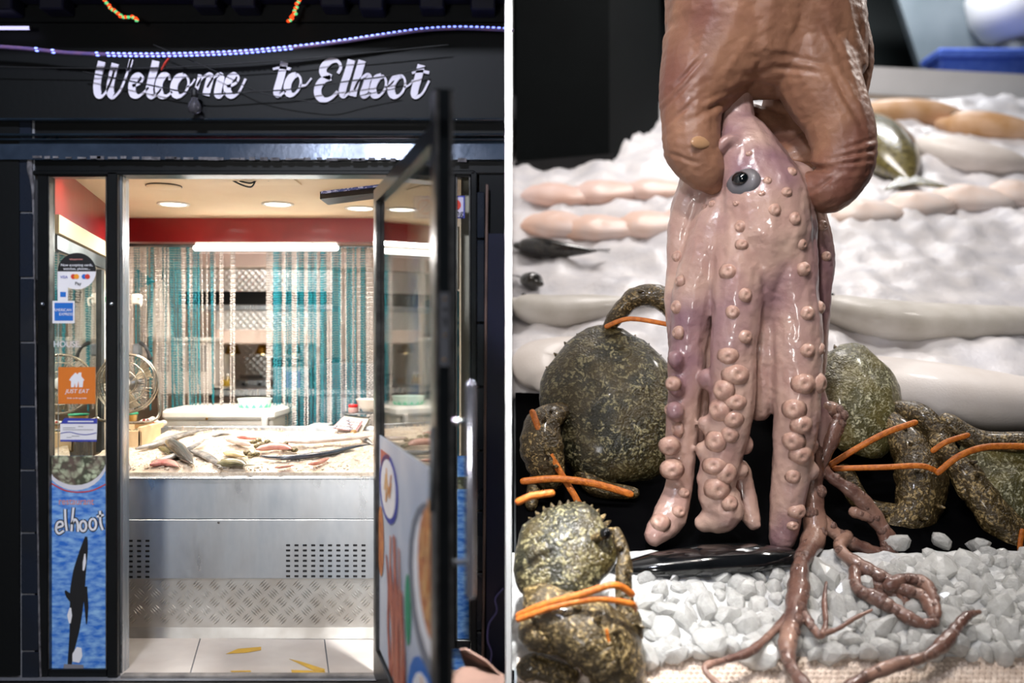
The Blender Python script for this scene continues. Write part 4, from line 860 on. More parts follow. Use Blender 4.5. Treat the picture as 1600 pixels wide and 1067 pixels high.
# tubs and bags at the left end of the counter
t = thing('fish_tub', W(205, 690, 4.75), 'cream polystyrene tub of cut fish at the left end of the counter', 'tub')
poly = mat('polystyrene', S(234,206,164), .7, c2=S(222,190,146), scale=10, bump=.2)
x0, x1, ya, yb_, z0, z1 = W(172,0,4.7).x, W(222,0,4.7).x, 4.68, 4.98, zb(4.7)+.0, zb(4.7)+.125
for nm, A_, B_ in (('side', (x0,ya,z0), (x1,ya+.015,z1-.02)), ('side', (x0,yb_,z0), (x1,yb_+.015,z1)), ('side', (x0,ya,z0), (x0+.015,yb_,z1)), ('side', (x1-.015,ya,z0), (x1,yb_,z1)), ('base', (x0,ya,z0), (x1,yb_,z0+.012))): MB().box(A_, B_, .004).build(nm, poly, t)
for k in range(12):
    p = V((R.uniform(x0+.035, x1-.035), R.uniform(ya+.04, yb_-.03), z0+.06+R.uniform(0,.03))); mb = MB(); mb.ball(p, (.03,.02,.015), 10, 6, Matrix.Rotation(R.uniform(0,3), 3, 'Z')); tag(mb.build('fish_chunk', R.choice((olivef, silverf, whitef)), None, True), 'chunk of cut fish inside the cream polystyrene tub', 'fish chunk', 'cut fish in the polystyrene tub')
t = thing('takeaway_tub', W(201, 662, 5.05), 'clear tub with green label behind the polystyrene tub', 'tub'); mb = MB(); mb.lathe([(.04,0),(.05,.06),(.053,.062)], W(200,664,5.02), (0,0,1), 18); mb.build('tub', mat('tub_plastic', S(230,190,110), .3), t, True); mb = MB(); mb.lathe([(.054,.06),(.054,.068),(.001,.07)], W(200,664,5.02), (0,0,1), 18); mb.build('lid', inkgreen, t, True)
t = thing('plastic_bag', W(238, 672, 5.02), 'crumpled white carrier bag with red print beside the fan', 'bag')
mb = MB(); mb.ball(W(237,663,5.03), (.085,.05,.032), 20, 12); mb.v = [tuple(V(v)+V((0,0,1))*mnoise.noise(V(v)*26)*.022) for v in mb.v]; mb.build('bag', whitep, t, True)
for k in range(3):
    mb = MB(); ribbon(mb, [(222+k*6,660),(225+k*6,656),(228+k*6,661)], [2,3,1.5], lambda p: W(p.x, p.y, 4.968), (0,.002,0)); mb.build('red_print', inkr, t)
MB().pb(214, 668, 252, 684, 4.95, .1, .004).build('knife_rack', steel_d)
tag(bpy.data.objects['knife_rack'], 'low steel box next to the white carrier bag', 'box')
# ------------------------------------------------------------------ the fish stall on the right: a steep display slope
SL, YB, ZB = .55, 4.2, .478
zs = lambda Y: ZB+SL*(Y-YB)
def G(px, py, h=0):   # point on the slope (raised by h) seen at a pixel
    Y = (CZ-ZB-h+SL*YB)/(SL-(533.5-py)/FPX); return V(((px-800)/FPX*Y, Y, CZ+(533.5-py)/FPX*Y))
SN = V((0, -SL, 1)).normalized(); SQ = Matrix.Rotation(math.atan(SL), 3, 'X')
YF, YE = 3.40, 11.6
mb = MB(); mb.hexa([(.01,YF,0),(7.4,YF,0),(7.4,YE,0),(.01,YE,0),(.01,YF,zs(YF)-.05),(7.4,YF,zs(YF)-.05),(7.4,YE,zs(YE)-.05),(.01,YE,zs(YE)-.05)])
tag(mb.build('stall_base', steel_d), 'steel base of the sloping fish stall', 'stall')
mb = MB(); mb.box((.01, YE, 0), (8.4, 15.5, zs(YE)-.1)); tag(mb.build('back_shelf', steel_d), 'level shelf behind the sloping fish stall', 'shelf')
struct(MB().box((0, 15.5, 0), (10, 15.8, 9)).build('wall_stall_back', mat('dark_green_wall', S(14,26,26), .6, c2=S(8,16,18), scale=1.2)), 'dark wall behind the fish stall')
struct(MB().box((9.2, 3.3, 0), (9.4, 15.5, 9)).build('wall_stall_right', mat('grey_green_wall', S(60,70,74), .7, c2=S(46,56,60), scale=1)), 'grey wall at the right of the fish stall')
# ice bed: front bank and back bank, a black shade sheet between them
def bank(nm, x0, x1, y0, y1, nx, ny, amp, mt, label):
    mb = MB(); vs = []
    for j in range(ny):
        for i in range(nx):
            y = y0+(y1-y0)*j/(ny-1); x = x0+(x1-x0)*i/(nx-1)
            h = sum(mnoise.noise(V((x*f, y*f, f)))*a for f, a in amp); e = min(1, j/2, (ny-1-j)/2)
            vs.append(V((x, y, zs(y)-.03))+SN*max(.0, .06+h)*(.3+.7*e))
    n0 = len(vs); vs += [V((p.x, p.y, zs(p.y)-.06)) for p in vs]
    fs = [(j*nx+i, j*nx+i+1, (j+1)*nx+i+1, (j+1)*nx+i) for j in range(ny-1) for i in range(nx-1)]
    fs += [(n0+f[3], n0+f[2], n0+f[1], n0+f[0]) for f in fs]
    bd = [i for i in range(nx)]+[j*nx+nx-1 for j in range(1, ny)]+[(ny-1)*nx+i for i in range(nx-2, -1, -1)]+[j*nx for j in range(ny-2, 0, -1)]
    fs += [(bd[(k+1) % len(bd)], bd[k], n0+bd[k], n0+bd[(k+1) % len(bd)]) for k in range(len(bd))]
    mb.add(vs, fs); o = tag(mb.build(nm, mt, None, True), label, 'ice'); o['kind'] = 'stuff'; return o
ice_b = mat('market_ice', S(226,222,222), .4, c2=S(206,204,208), scale=5, bump=.5, bscale=30, sss=.2)
bank('ice_bank', .0, 2.45, 3.60, 4.12, 110, 50, ((6, .02), (18, .02), (40, .01)), mat('front_ice', S(200,199,196), .25, c2=S(170,171,172), scale=12, bump=.6, bscale=50, sss=.2), 'packed crushed ice at the front of the fish stall')
bank('ice_bank', .0, 7.3, 5.35, 11.55, 140, 120, ((1.2, .10), (4, .08), (11, .03)), ice_b, 'broad bank of white ice behind the crabs')
mb = MB(); mb.hexa([(.02,4.0,zs(4.0)-.048),(3.4,4.0,zs(4.0)-.048),(3.4,5.4,zs(5.4)-.048),(.02,5.4,zs(5.4)-.048),(.02,4.0,zs(4.0)-.012),(3.4,4.0,zs(4.0)-.012),(3.4,5.4,zs(5.4)-.012),(.02,5.4,zs(5.4)-.012)])
tag(mb.build('shade_sheet', mat('bed_shade_black', S(3,3,4), .9, c2=S(5,5,6), scale=6, bump=.3, bscale=8, spec=.02)), 'black sheet doubling as the shade under the crabs and octopus', 'sheet')  # black of the sheet doubles as the shadow between the crabs
# woven mat along the front edge: real crossing strands
mat_c = mat('woven_mat', S(222,206,192), .6, c2=S(190,170,154), scale=30)
mt = MB(); y0, y1 = 3.40, 3.615; base = lambda x, y: V((x, y, zs(y)-.022))
mt.hexa([base(.02,y0), base(2.4,y0), base(2.4,y1), base(.02,y1), base(.02,y0)+SN*.012, base(2.4,y0)+SN*.012, base(2.4,y1)+SN*.012, base(.02,y1)+SN*.012])
cw = .024
for i in range(int(2.36/cw)):
    for j in range(int(.21/cw)+1):
        x, y = .03+i*cw+(j % 2)*cw*.5, y0+.004+j*cw*.86
        if y > y1-.01: continue
        p = base(x, y)+SN*.012; a, b = V((cw*.52, 0, 0)), V((0, cw*.46, cw*.46*SL))
        mt.add([p-a, p-b, p+a, p+b, p+SN*.011], [(0,1,4),(1,2,4),(2,3,4),(3,0,4)])
o = tag(mt.build('woven_mat', mat_c), 'cream woven mat along the bottom edge of the stall', 'mat'); o['kind'] = 'stuff'
# loose ice chunks, each one its own
icec = mat('clear_ice', S(240,239,235), .17, c2=S(222,221,216), scale=2.2, trans=.5, ior=1.24, sss=.6, bump=.5, bscale=5, coat=.15)
chunks = []
for k in range(9):
    bm = bmesh.new(); bmesh.ops.create_icosphere(bm, subdivisions=2, radius=1)
    rr = random.Random(k); pl = [(V((rr.uniform(-1,1), rr.uniform(-1,1), rr.uniform(-1,1))).normalized(), rr.uniform(.5,.8)) for _ in range(9)]
    for v in bm.verts:
        for n, d in pl:
            e = v.co.dot(n)-d
            if e > 0: v.co -= n*e*.92
        v.co += v.co.normalized()*mnoise.noise(v.co*2.1+V((k*7,0,0)))*.10
        v.co.x *= 1+.25*(k % 3)*.5; v.co.z *= .85
    me = bpy.data.meshes.new('ice_chunk'); bm.to_mesh(me); bm.free(); me.materials.append(icec)
    chunks.append(me)
def chunk(p, r, label, group):
    o = bpy.data.objects.new('ice_chunk', R.choice(chunks)); col.objects.link(o); o.location = p; o.scale = (r, r*R.uniform(.8,1.1), r*R.uniform(.75,1))
    o.rotation_euler = (R.uniform(0,6), R.uniform(0,6), R.uniform(0,6)); return tag(o, label, 'ice', group)
placed = []
def tryc(px, py, rp, h, label, group):
    p = G(px, py, h); r = rp/FPX*p.y
    if any((p-q).length < (r+s)*.52 for q, s in placed) or p.x < r+.02: return 0
    placed.append((p, r))
    if label is LA or label is LB:
        row = 'by the dark sheet' if py < 925 else 'in mid heap' if py < 980 else 'by the woven mat'
        colm = 'right of the front crab' if px < 1080 else 'under the hanging octopus' if px < 1160 else 'left of the central brown arm' if px < 1240 else 'right of the central brown arm' if px < 1330 else 'below the coiled arms' if px < 1430 else 'around the right arm tip' if px < 1530 else 'at the right edge'
        label = '%s ice chunk %s, %s' % ('small' if rp < 20 else 'medium' if rp < 28 else 'large', row, colm)
    chunk(p, r, label, group); return 1
LA = 'loose clear ice chunk in the heap between the front crab and the brown arm'; LB = 'loose clear ice chunk in the heap right of the central brown arm'
for px, py, rp in ((1085,925,25),(1105,952,28),(1150,945,24),(1187,950,23),(1070,975,27),(1110,1000,33),(1165,980,30),(1190,975,22),(1040,955,24),(1175,888,22),(1290,905,34),(1480,930,20),(1560,955,28),(1575,985,30),(1535,990,26),(1030,925,20)): tryc(px, py, rp, .04, LA if px < 1245 else LB, 'ice chunks at the front of the stall')
n = 0; k = 0
while n < 210 and k < 9000:
    k += 1; px, py = R.uniform(985, 1615), R.uniform(868, 1022)
    if py < 900 and px < 1400: continue
    if py < 985 and px < 1010: continue
    n += tryc(px, py, R.choice((15, 19, 23, 27, 31, 35)), R.uniform(.02, .05), LA if px < 1245 else LB, 'ice chunks at the front of the stall')
LC = 'dull ice chunk scattered on the dark sheet at the right behind the octopus arms'
for px, py, rp in ((1400,850,20),(1440,870,22),(1490,880,26),(1540,890,24),(1585,870,26),(1530,850,22),(1470,845,20),(1590,900,26),(1430,895,20),(1510,915,22),(1560,915,24),(1455,905,16)): tryc(px, py, rp, .02, LC, 'ice chunks on the dark sheet')

# ------------------------------------------------------------------ octopus
K = YB/FPX                                # metres per pixel at the octopus
O = lambda px, py, dy=0: W(px, py, YB)+V((0, dy, 0))
def skinmat(name, c1, c2, c3, rough, sc, bump, bs, coat, sss):
    m = mat(name, c1, rough, c2=c2, scale=sc, bump=bump, bscale=bs, coat=coat, sss=sss, lo=.36, hi=.64)
    nt = m.node_tree; b = nt.nodes['Principled BSDF']; src = b.inputs['Base Color'].links[0].from_socket
    tc = nt.nodes.new('ShaderNodeTexCoord'); n2 = nt.nodes.new('ShaderNodeTexNoise'); n2.inputs['Scale'].default_value = sc*.45; n2.inputs['Detail'].default_value = 3; nt.links.new(tc.outputs['Object'], n2.inputs['Vector'])
    rp = nt.nodes.new('ShaderNodeValToRGB'); nt.links.new(n2.outputs[0], rp.inputs[0]); rp.color_ramp.elements[0].position = .48; rp.color_ramp.elements[1].position = .66
    mx = nt.nodes.new('ShaderNodeMix'); mx.data_type = 'RGBA'; nt.links.new(rp.outputs[0], mx.inputs[0]); nt.links.new(src, mx.inputs[6]); mx.inputs[7].default_value = c3
    nt.links.new(mx.outputs[2], b.inputs['Base Color']); return m
oct_m = skinmat('octopus_skin', S(194,162,146), S(172,136,126), S(132,98,108), .32, 4.5, .5, 30, .55, .04)
oct_b = skinmat('octopus_brown_skin', S(118,86,74), S(80,54,48), S(152,118,102), .3, 9, .5, 60, .5, .05)
suck_m = mat('sucker_skin', S(196,160,142), .34, c2=S(174,134,120), scale=1.2, coat=.45, bump=.3, bscale=6)
oc = thing('octopus', O(1180, 842), 'pale pink octopus held up by the head above the crushed ice', 'octopus')
mb = MB()
def limb(pts, rad, flat=1.0): stube(mb, [O(*p) for p in pts], [r*K for r in rad], 6, 14, flat=flat)
limb([(1150,120,.06),(1152,185,.02),(1158,215,-.01),(1170,260,-.03),(1185,310,-.04),(1192,360,-.02),(1194,430,.03),(1192,510,.07)], [30,30,40,58,72,80,74,52])      # head and mantle root
limb([(1195,292,0),(1235,285,-.02),(1262,290,0)], [42,34,26])                                                                     # fold squeezed by the fingers
limb([(1114,244,-.11),(1128,230,-.12),(1150,240,-.10),(1176,256,-.08)], [11,16,20,18], .6)                                                               # torn flap
limb([(1140,330,.02),(1115,380,.02),(1090,450,.03),(1078,540,.04),(1072,620,.04),(1066,700,.04),(1062,760,.03),(1045,805,-.02),(1022,830,-.06)], [50,42,36,31,28,25,22,26,18])
limb([(1165,330,-.03),(1150,400,-.08),(1143,480,-.10),(1138,560,-.10),(1135,640,-.09),(1122,710,-.07),(1115,760,-.06),(1125,795,-.07),(1100,812,-.05)], [52,44,38,35,35,31,30,32,18])
limb([(1210,330,-.03),(1218,400,-.06),(1232,480,-.07),(1236,560,-.08),(1236,640,-.08),(1232,710,-.06),(1225,780,-.05),(1218,842,-.04)], [54,50,42,38,36,31,27,20])
limb([(1190,340,.0),(1190,450,.02),(1190,560,.03),(1190,630,.03)], [58,48,40,30], .7)                                        # web between the arms
limb([(1110,400,.08),(1106,500,.10),(1102,600,.11),(1098,680,.11)], [40,34,28,20], .7)
limb([(1250,300,.10),(1284,370,.10),(1290,450,.11),(1284,540,.11),(1279,610,.10),(1290,660,.08),(1272,720,.05)], [40,30,24,22,22,22,16])
limb([(1110,280,.12),(1078,340,.12),(1068,410,.12),(1062,470,.10),(1066,560,.10)], [44,26,20,18,14])
limb([(1160,740,.06),(1170,790,.02),(1175,815,-.02)], [20,18,14])
for (bx_, by_) in ((1052,600),(1050,640),(1045,690),(1046,730),(1052,560),(1100,590),(1098,660),(1094,700),(1096,745),(1110,780),(1262,600),(1262,650),(1258,690),(1258,730),(1250,560),(1160,600),(1158,690),(1150,730),(1140,770)): limb([(bx_, by_, -.06),(bx_+2, by_+6, -.05)], [14, 13])
body = fuse(mb, 'body', oct_m, .0085, 8, oc, disp=lambda p: mnoise.noise(V((p.x*9,p.y*9,p.z*5)))*.009+mnoise.noise(V((p.x*26,p.y*26,p.z*12)))*.004+mnoise.noise(p*40)*.002)
bw_ = WLOC[body.name]
bvh = BVHTree.FromPolygons([v.co+bw_ for v in body.data.vertices], [tuple(p.vertices) for p in body.data.polygons])
CAMP = V((0, 0, CZ))
def hit(px, py):
    h = bvh.ray_cast(CAMP, (O(px, py)-CAMP).normalized()); return (h[0], h[1]) if h[0] else (None, None)
smb = MB(); smb.lathe([(1.7,-.7),(1.3,-.15),(1.02,.22),(.74,.42),(.42,.42),(.2,.3),(.02,.26)], (0,0,0), (0,0,1), 18)
sme = smb.build('sucker', suck_m, None, True, org=(0,0,0)); sdat = sme.data; bpy.data.objects.remove(sme)
def sucker(px, py, r, nrm=None, p=None):
    if p is None:
        p, nn = hit(px, py)
        if p is None: return
        nrm = nrm or nn
    o = bpy.data.objects.new('sucker', sdat); col.objects.link(o); o.parent = oc; o.location = p-WLOC[oc.name]+V(nrm).normalized()*r*K*.2
    r *= R.uniform(.62,.88)*(1.3 if py > 570 else 1); o.scale = (r*K, r*K*R.uniform(.8,1.1), r*K); o.rotation_euler = V(nrm).to_track_quat('Z','Y').to_euler()
for px, py, r in ((1156,354,9),(1160,382,10),(1138,424,11),(1165,461,10),(1145,488,11),(1166,526,9),(1138,557,13),(1152,585,12),(1128,610,13),(1150,628,11),(1122,640,13),(1146,655,10),(1118,690,13),(1140,680,10),(1116,728,12),(1136,742,11),(1122,765,12),(1142,786,10),(1211,328,9),(1243,341,10),(1230,300,8),(1190,302,6),(1200,282,6),(1150,318,5),(1100,322,6),(1112,318,6),(1254,382,9),(1258,420,10),(1262,490,10),(1262,548,11),(1256,600,12),(1240,640,11),(1254,665,11),(1238,690,11),(1252,712,11),(1240,745,9),(1248,800,10),(1240,822,8),(1286,352,10),(1292,400,8),(1282,480,10),(1284,545,9),(1282,600,10),(1058,400,9),(1056,480,9),(1050,600,10),(1046,700,12),(1050,735,11),(1030,815,9),(1062,800,9),(1070,770,8),(1238,268,7),(1170,240,5)): sucker(px, py, r)
for px, py, r, dx in ((1266,378,9,1),(1271,428,10,1),(1272,500,10,1),(1273,552,11,1),(1272,606,10,1),(1270,650,10,1),(1268,700,10,1),(1056,440,9,-1),(1050,520,10,-1),(1048,560,9,-1),(1040,640,11,-1),(1044,670,10,-1),(1312,350,9,1),(1310,420,8,1),(1304,500,8,1),(1298,560,8,1),(1104,640,10,-1),(1098,690,11,-1),(1092,730,11,-1)):
    h = bvh.ray_cast(O(px+dx*60, py, -.02), V((-dx, 0, 0)))
    if h[0]: sucker(0, 0, r, (dx, -.35, 0), h[0])
# eye
p, nn = hit(1157, 279)
mb = MB(); mb.lathe([(.085,-.03),(.076,-.004),(.058,.010),(.042,.012),(.001,.014)], p-nn*.006+V((.004,0,-.012)), nn, 28, 1.05, .9); mb.build('eye_ring', mat('eye_blue_skin', S(58,66,74), .45, c2=S(104,98,100), scale=4, coat=.1), oc, True)
mb = MB(); mb.ball(p+nn*.004, (.040,.032,.026), 18, 10, nn.to_track_quat('Z','Y').to_matrix()); mb.build('eye', mat('octopus_eye', S(8,14,18), .06, coat=1), oc, True)
# thin brown arms trailing over the ice
def arm(pts, rad, lift=.07, m_=None, free=None):
    q = []
    for i, p in enumerate(pts): q.append(O(p[0], p[1], p[2]) if len(p) == 3 else G(p[0], p[1], lift))
    q = spline(q, 7); N = len(q); rr = lerpl([r for r in rad], N); mb = MB()
    mb.tube(q, [r*p.y/FPX*(1+.07*math.sin(i*1.7)+.12*math.sin(i*.47+1)) for i, (r, p) in enumerate(zip(rr, q))], 10)
    o = mb.build('thin_arm', m_ or oct_b, oc, True)
    for i in range(2, N-2, 3):
        if rr[i] < 6: continue
        o2 = bpy.data.objects.new('sucker', sdb); col.objects.link(o2); o2.parent = oc
        s = .42*rr[i]*q[i].y/FPX; d = V((R.choice((-.8,.8)), -.7, .4)).normalized()
        o2.location = q[i]+d*rr[i]*q[i].y/FPX*.95-WLOC[oc.name]; o2.scale = (s, s, s); o2.rotation_euler = d.to_track_quat('Z','Y').to_euler()
sdb = sdat.copy(); sdb.materials.clear(); sdb.materials.append(oct_b)
arm([(1272,700,.05),(1270,760,.0),(1266,830,-.06),(1252,880),(1247,925),(1238,970),(1230,1012),(1238,1045),(1262,1078)], [16,18,17,15,16,16,13,11,12], .12)
arm([(1232,962),(1205,990),(1172,1018),(1130,1032),(1105,1040),(1104,1052),(1130,1075)], [7,7,7,6,6,5,5], .115)
arm([(1252,955),(1268,978),(1282,992),(1290,975),(1288,940),(1291,910)], [8,8,6,5,4,2.5], .12)
arm([(1282,991),(1310,982),(1335,966),(1362,953)], [5,4,3.5,2.5], .12)
arm([(1310,1090),(1345,1062),(1395,1040),(1445,1026),(1475,1005),(1495,980),(1512,962),(1530,956)], [12,11,10,9,11,10,7,4], .12)
arm([(1280,720,.06),(1300,745,.03),(1340,775,.0),(1372,815,-.02),(1384,860,-.05),(1392,890,-.08)], [11,10,11,12,11,9])
arm([(1290,640,.08),(1315,650,.06),(1305,680,.04),(1285,730,.03),(1270,770,.0)], [14,15,13,11,10])
arm([(1270,800,.0),(1300,830,-.04),(1335,850,-.05),(1370,860,-.05),(1388,845,-.03),(1360,810,-.02),(1335,800,0)], [12,12,10,11,12,10,8])
arm([(1320,835,-.03),(1312,858),(1345,885),(1385,905),(1410,920),(1440,930),(1455,950),(1460,972),(1440,972)], [9,11,11,12,10,10,11,9,5], .10)
arm([(1335,890),(1340,920),(1370,935),(1395,950),(1425,968),(1450,978)], [8,11,12,12,10,6], .10)
arm([(1390,915),(1415,905),(1445,912),(1460,940),(1465,960)], [10,11,10,9,6], .12)
arm([(1350,905),(1370,915),(1395,930),(1420,945)], [13,15,15,9], .05)
mb = MB(); stube(mb, [G(955,890,.02), G(1020,884,.04), G(1100,876,.05), G(1180,872,.05), G(1250,870,.03)], [.03,.10,.13,.12,.05], 6, 14, flat=.55)
tag(mb.build('added_black_form', mat('wet_black_form', S(8,9,11), .14, c2=S(16,18,20), coat=.8, scale=6, bump=.2, bscale=12), None, True), 'long glossy black form added as the dark zone under the octopus', 'dark form')  # black form added to fill the shadow zone below the arms

# ------------------------------------------------------------------ hand
hand_m = skinmat('hand_skin', S(150,108,84), S(126,88,68), S(116,74,62), .5, 5, .5, 26, .04, .03)
hm = MB()
def hl(pts, rad, flat=1.0): stube(hm, [O(*p) for p in pts], [r*K for r in rad], 6, 16, flat=flat)
hl([(1185,-420,.10),(1185,-260,.08),(1185,-130,.05),(1185,-30,.03),(1180,30,.02)], [112,112,120,128,110])                       # forearm and wrist
hl([(1140,-20,0),(1128,60,0),(1105,110,-.02)], [104,92,74])                                                                      # thumb mount
hl([(1230,-30,.0),(1262,40,.0),(1280,80,.0)], [110,92,78])                                                                        # index side of the back of the hand
hl([(1140,150,.34),(1195,172,.36),(1255,190,.34)], [44,44,40])
hl([(1110,60,.0),(1180,70,-.02),(1260,80,.0)], [72,70,72])                                                                        # web between thumb and index
hl([(1120,118,.02),(1185,118,.02),(1250,110,.02)], [38,36,40])
hl([(1098,80,-.02),(1080,140,-.05),(1076,196,-.07),(1078,240,-.08),(1096,272,-.08),(1108,286,-.06)], [66,52,45,45,34,22])         # thumb
hl([(1262,70,-.02),(1272,130,-.06),(1296,190,-.09),(1306,236,-.10),(1302,272,-.11),(1284,300,-.11),(1264,302,-.09)], [76,64,52,48,46,38,30])  # index finger
hl([(1300,30,.08),(1330,66,.10),(1338,110,.13),(1326,170,.17),(1300,215,.20),(1262,235,.20)], [72,46,38,36,36,32])               # middle finger
hl([(1290,20,.2),(1310,80,.26),(1300,150,.30),(1270,205,.30),(1230,225,.26)], [64,48,40,36,30])                                   # ring finger
hl([(1260,10,.3),(1270,80,.36),(1262,140,.38),(1235,190,.36),(1205,205,.32)], [56,42,36,32,26])                                   # little finger
CREASE = [(1338,226,-18,26,3,.008),(1336,240,-12,30,3,.012),(1332,254,-8,28,3,.009),(1262,262,4,48,5,.02),(1322,150,62,42,5,.016),(1122,164,-28,34,5,.014),(1060,128,-48,34,3,.007),(1056,150,-45,34,3,.007),(1068,172,-40,30,3,.007),(1078,110,-50,30,3,.006),(1240,108,8,40,4,.008),(1255,92,12,46,4,.007),(1300,60,60,30,4,.006),(1350,60,75,26,4,.008),(1064,246,20,30,3,.006),(1200,110,-10,40,5,.007),(1150,140,-20,40,4,.008),(1290,285,-35,24,3,.008)]
def hand_disp(p):
    px, py = 800+FPX*p.x/p.y, 533.5-FPX*(p.z-CZ)/p.y; d = mnoise.noise(p*5)*.007+mnoise.noise(V((p.x*24, p.y*14, p.z*40)))*.003+mnoise.noise(p*60)*.0012
    if p.y < YB+.12:
        for cx, cy, an, ln_, wd_, dp in CREASE:
            ca, sa = math.cos(math.radians(an)), math.sin(math.radians(an)); u, v = (px-cx)*ca+(py-cy)*sa, -(px-cx)*sa+(py-cy)*ca
            if abs(v) < 16 and abs(u) < ln_*2: d += -dp*math.exp(-(v/wd_)**2-(u/ln_)**2)+dp*.35*math.exp(-((abs(v)-wd_*2)/wd_)**2-(u/ln_)**2)
    return d
hd_ = fuse(hm, 'hand', hand_m, .0085, 8, None, org=O(1190, 330), disp=hand_disp)
pr = tag(hd_, 'bare hand reaching down and gripping the octopus by its head', 'hand'); pr.name = 'person_hand'; WLOC['person_hand'] = O(1190, 330)
hb_ = WLOC['person_hand']; hbv = BVHTree.FromPolygons([v.co+hb_ for v in hd_.data.vertices], [tuple(p_.vertices) for p_ in hd_.data.polygons])
h = hbv.ray_cast(CAMP, (O(1096, 222)-CAMP).normalized())
if h[0]:
    mb = MB(); nq = (h[1]+V((.3,0,.1))).normalized(); xa = (V((1,0,.12))-nq*nq.x).normalized(); ya = nq.cross(xa); mb.ball(h[0]-nq*.004, (.056,.030,.013), 16, 8, Matrix((xa, ya, nq)).transposed()); mb.build('thumb_nail', mat('nail', S(178,138,102), .3, c2=S(160,118,86), scale=10, coat=.2), hd_, True)

# ------------------------------------------------------------------ crabs
shell = voromat('crab_shell', S(36,35,20), S(158,150,112), 34, .32, (.15,.5), S(84,70,36), .3, .25, 7, .13)
shell_p = voromat('crab_shell_pale', S(78,74,42), S(190,186,152), 36, .32, (.15,.5), S(120,108,58), .3, .25, 8, .13)
shell_b = voromat('crab_claw', S(70,56,30), S(180,154,104), 36, .34, (.15,.5), S(50,40,20), .35, .25, 8, .13)
tie_m = mat('orange_tie', S(206,118,40), .45, c2=S(170,88,26), scale=14, stretch=(3,3,3), bump=.4, bscale=40)
def crab(label, C, rx, ry, rz, rot, mt, cmt, claws, legs, ties, spikes=14, eyes=()):
    root = thing('crab', C-SN*rz*.6, label, 'crab', 'crabs tied with orange straps on the stall')
    mb = MB(); mb.ball((0,0,0), (1,1,1), 36, 20); M = rot
    vs = []
    for v in mb.v:
        v = V(v); z = v.z*(1 if v.z > 0 else .45); k = 1+.05*math.sin(5*math.atan2(v.y, v.x))*(1-abs(v.z))
        p = V((v.x*rx*k, v.y*ry*k, z*rz)); d = p.normalized(); p += d*(mnoise.noise(p*9)*.016+mnoise.noise(p*26)*.009); vs.append(tuple(C+M@p))
    mb.v = vs; cp = mb.build('carapace', mt, root, True)
    for i in range(spikes):
        a = -1.2+2.4*i/max(1, spikes-1)+math.pi/2; b = C+M@V((rx*math.cos(a)*.95, ry*math.sin(a)*.95, .0)); t_ = M@V((math.cos(a), math.sin(a), .15)); mb = MB(); mb.tube([b-t_*.01, b+t_*.014, b+t_*.028], [.016,.010,.003], 7, False); mb.build('spine', cmt, cp, True)
    for pts, rad in claws:
        mb = MB(); q = spline(pts, 6); rr = lerpl(rad, len(q)); mb.tube(q, [r*(1+.03*math.sin(i*2.1)) for i, r in enumerate(rr)], 14, flat=.8)
        mb.v = [tuple(V(v)+V((mnoise.noise(V(v)*18), mnoise.noise(V(v)*18+V((9,0,0))), mnoise.noise(V(v)*18+V((0,9,0)))))*.008) for v in mb.v]
        cl = mb.build('claw', cmt, root, True)
        for i in range(4, len(q)-2, 4):
            d = V((R.uniform(-1,1), -1, R.uniform(-.2,1))).normalized(); mb = MB(); mb.tube([q[i]+d*rr[i]*.8, q[i]+d*(rr[i]+.025)], [.016,.004], 6, False); mb.build('spine', cmt, cl, True)
    for pts, rad in legs:
        mb = MB(); stube(mb, pts, rad, 6, 10); mb.build('leg', cmt, root, True)
    for pts, r in ties:
        mb = MB(); stube(mb, pts, r*.82, 8, 8, flat=.5, up=(0,-1,.3)); mb.build('tie', tie_m, root, True)
    for e in eyes:
        mb = MB(); mb.ball(e, .024, 14, 10); mb.build('eye', eye_m, root, True); mb = MB(); mb.tube([e+V((-.05,.03,-.03)), e], .018, 8); mb.build('eye_stalk', cmt, root, True)
    return root
P = lambda px, py, Y: W(px, py, Y)
RX = lambda a, b=0, c=0: Matrix.Rotation(c, 3, 'Z')@Matrix.Rotation(b, 3, 'Y')@Matrix.Rotation(a, 3, 'X')
# crab behind on the left
crab('large olive crab standing behind the octopus on the left', P(955, 632, 4.72), .37, .45, .19, RX(1.12, -.1, .05), shell, shell_b,
     [([P(880,640,4.6), P(850,660,4.52), P(846,700,4.48), P(858,738,4.46)], [.05,.10,.12,.09]), ([P(955,505,4.86), P(985,470,4.84), P(1020,462,4.82), P(1050,480,4.8), P(1060,510,4.78)], [.05,.07,.08,.08,.05])],
     [([P(900,720,4.6), P(930,760,4.5), P(990,770,4.45)], [.05,.05,.03]), ([P(850,720,4.6), P(836,760,4.5), P(830,790,4.4)], [.05,.04,.03])],
     [([P(832,644,4.45), P(850,690,4.40), P(874,735,4.38), P(895,770,4.36), P(912,800,4.34)], .020), ([P(818,752,4.36), P(870,748,4.35), P(930,756,4.36), P(985,772,4.38)], .022), ([P(948,510,4.7), P(985,498,4.7), P(1050,508,4.7)], .016)], 12)
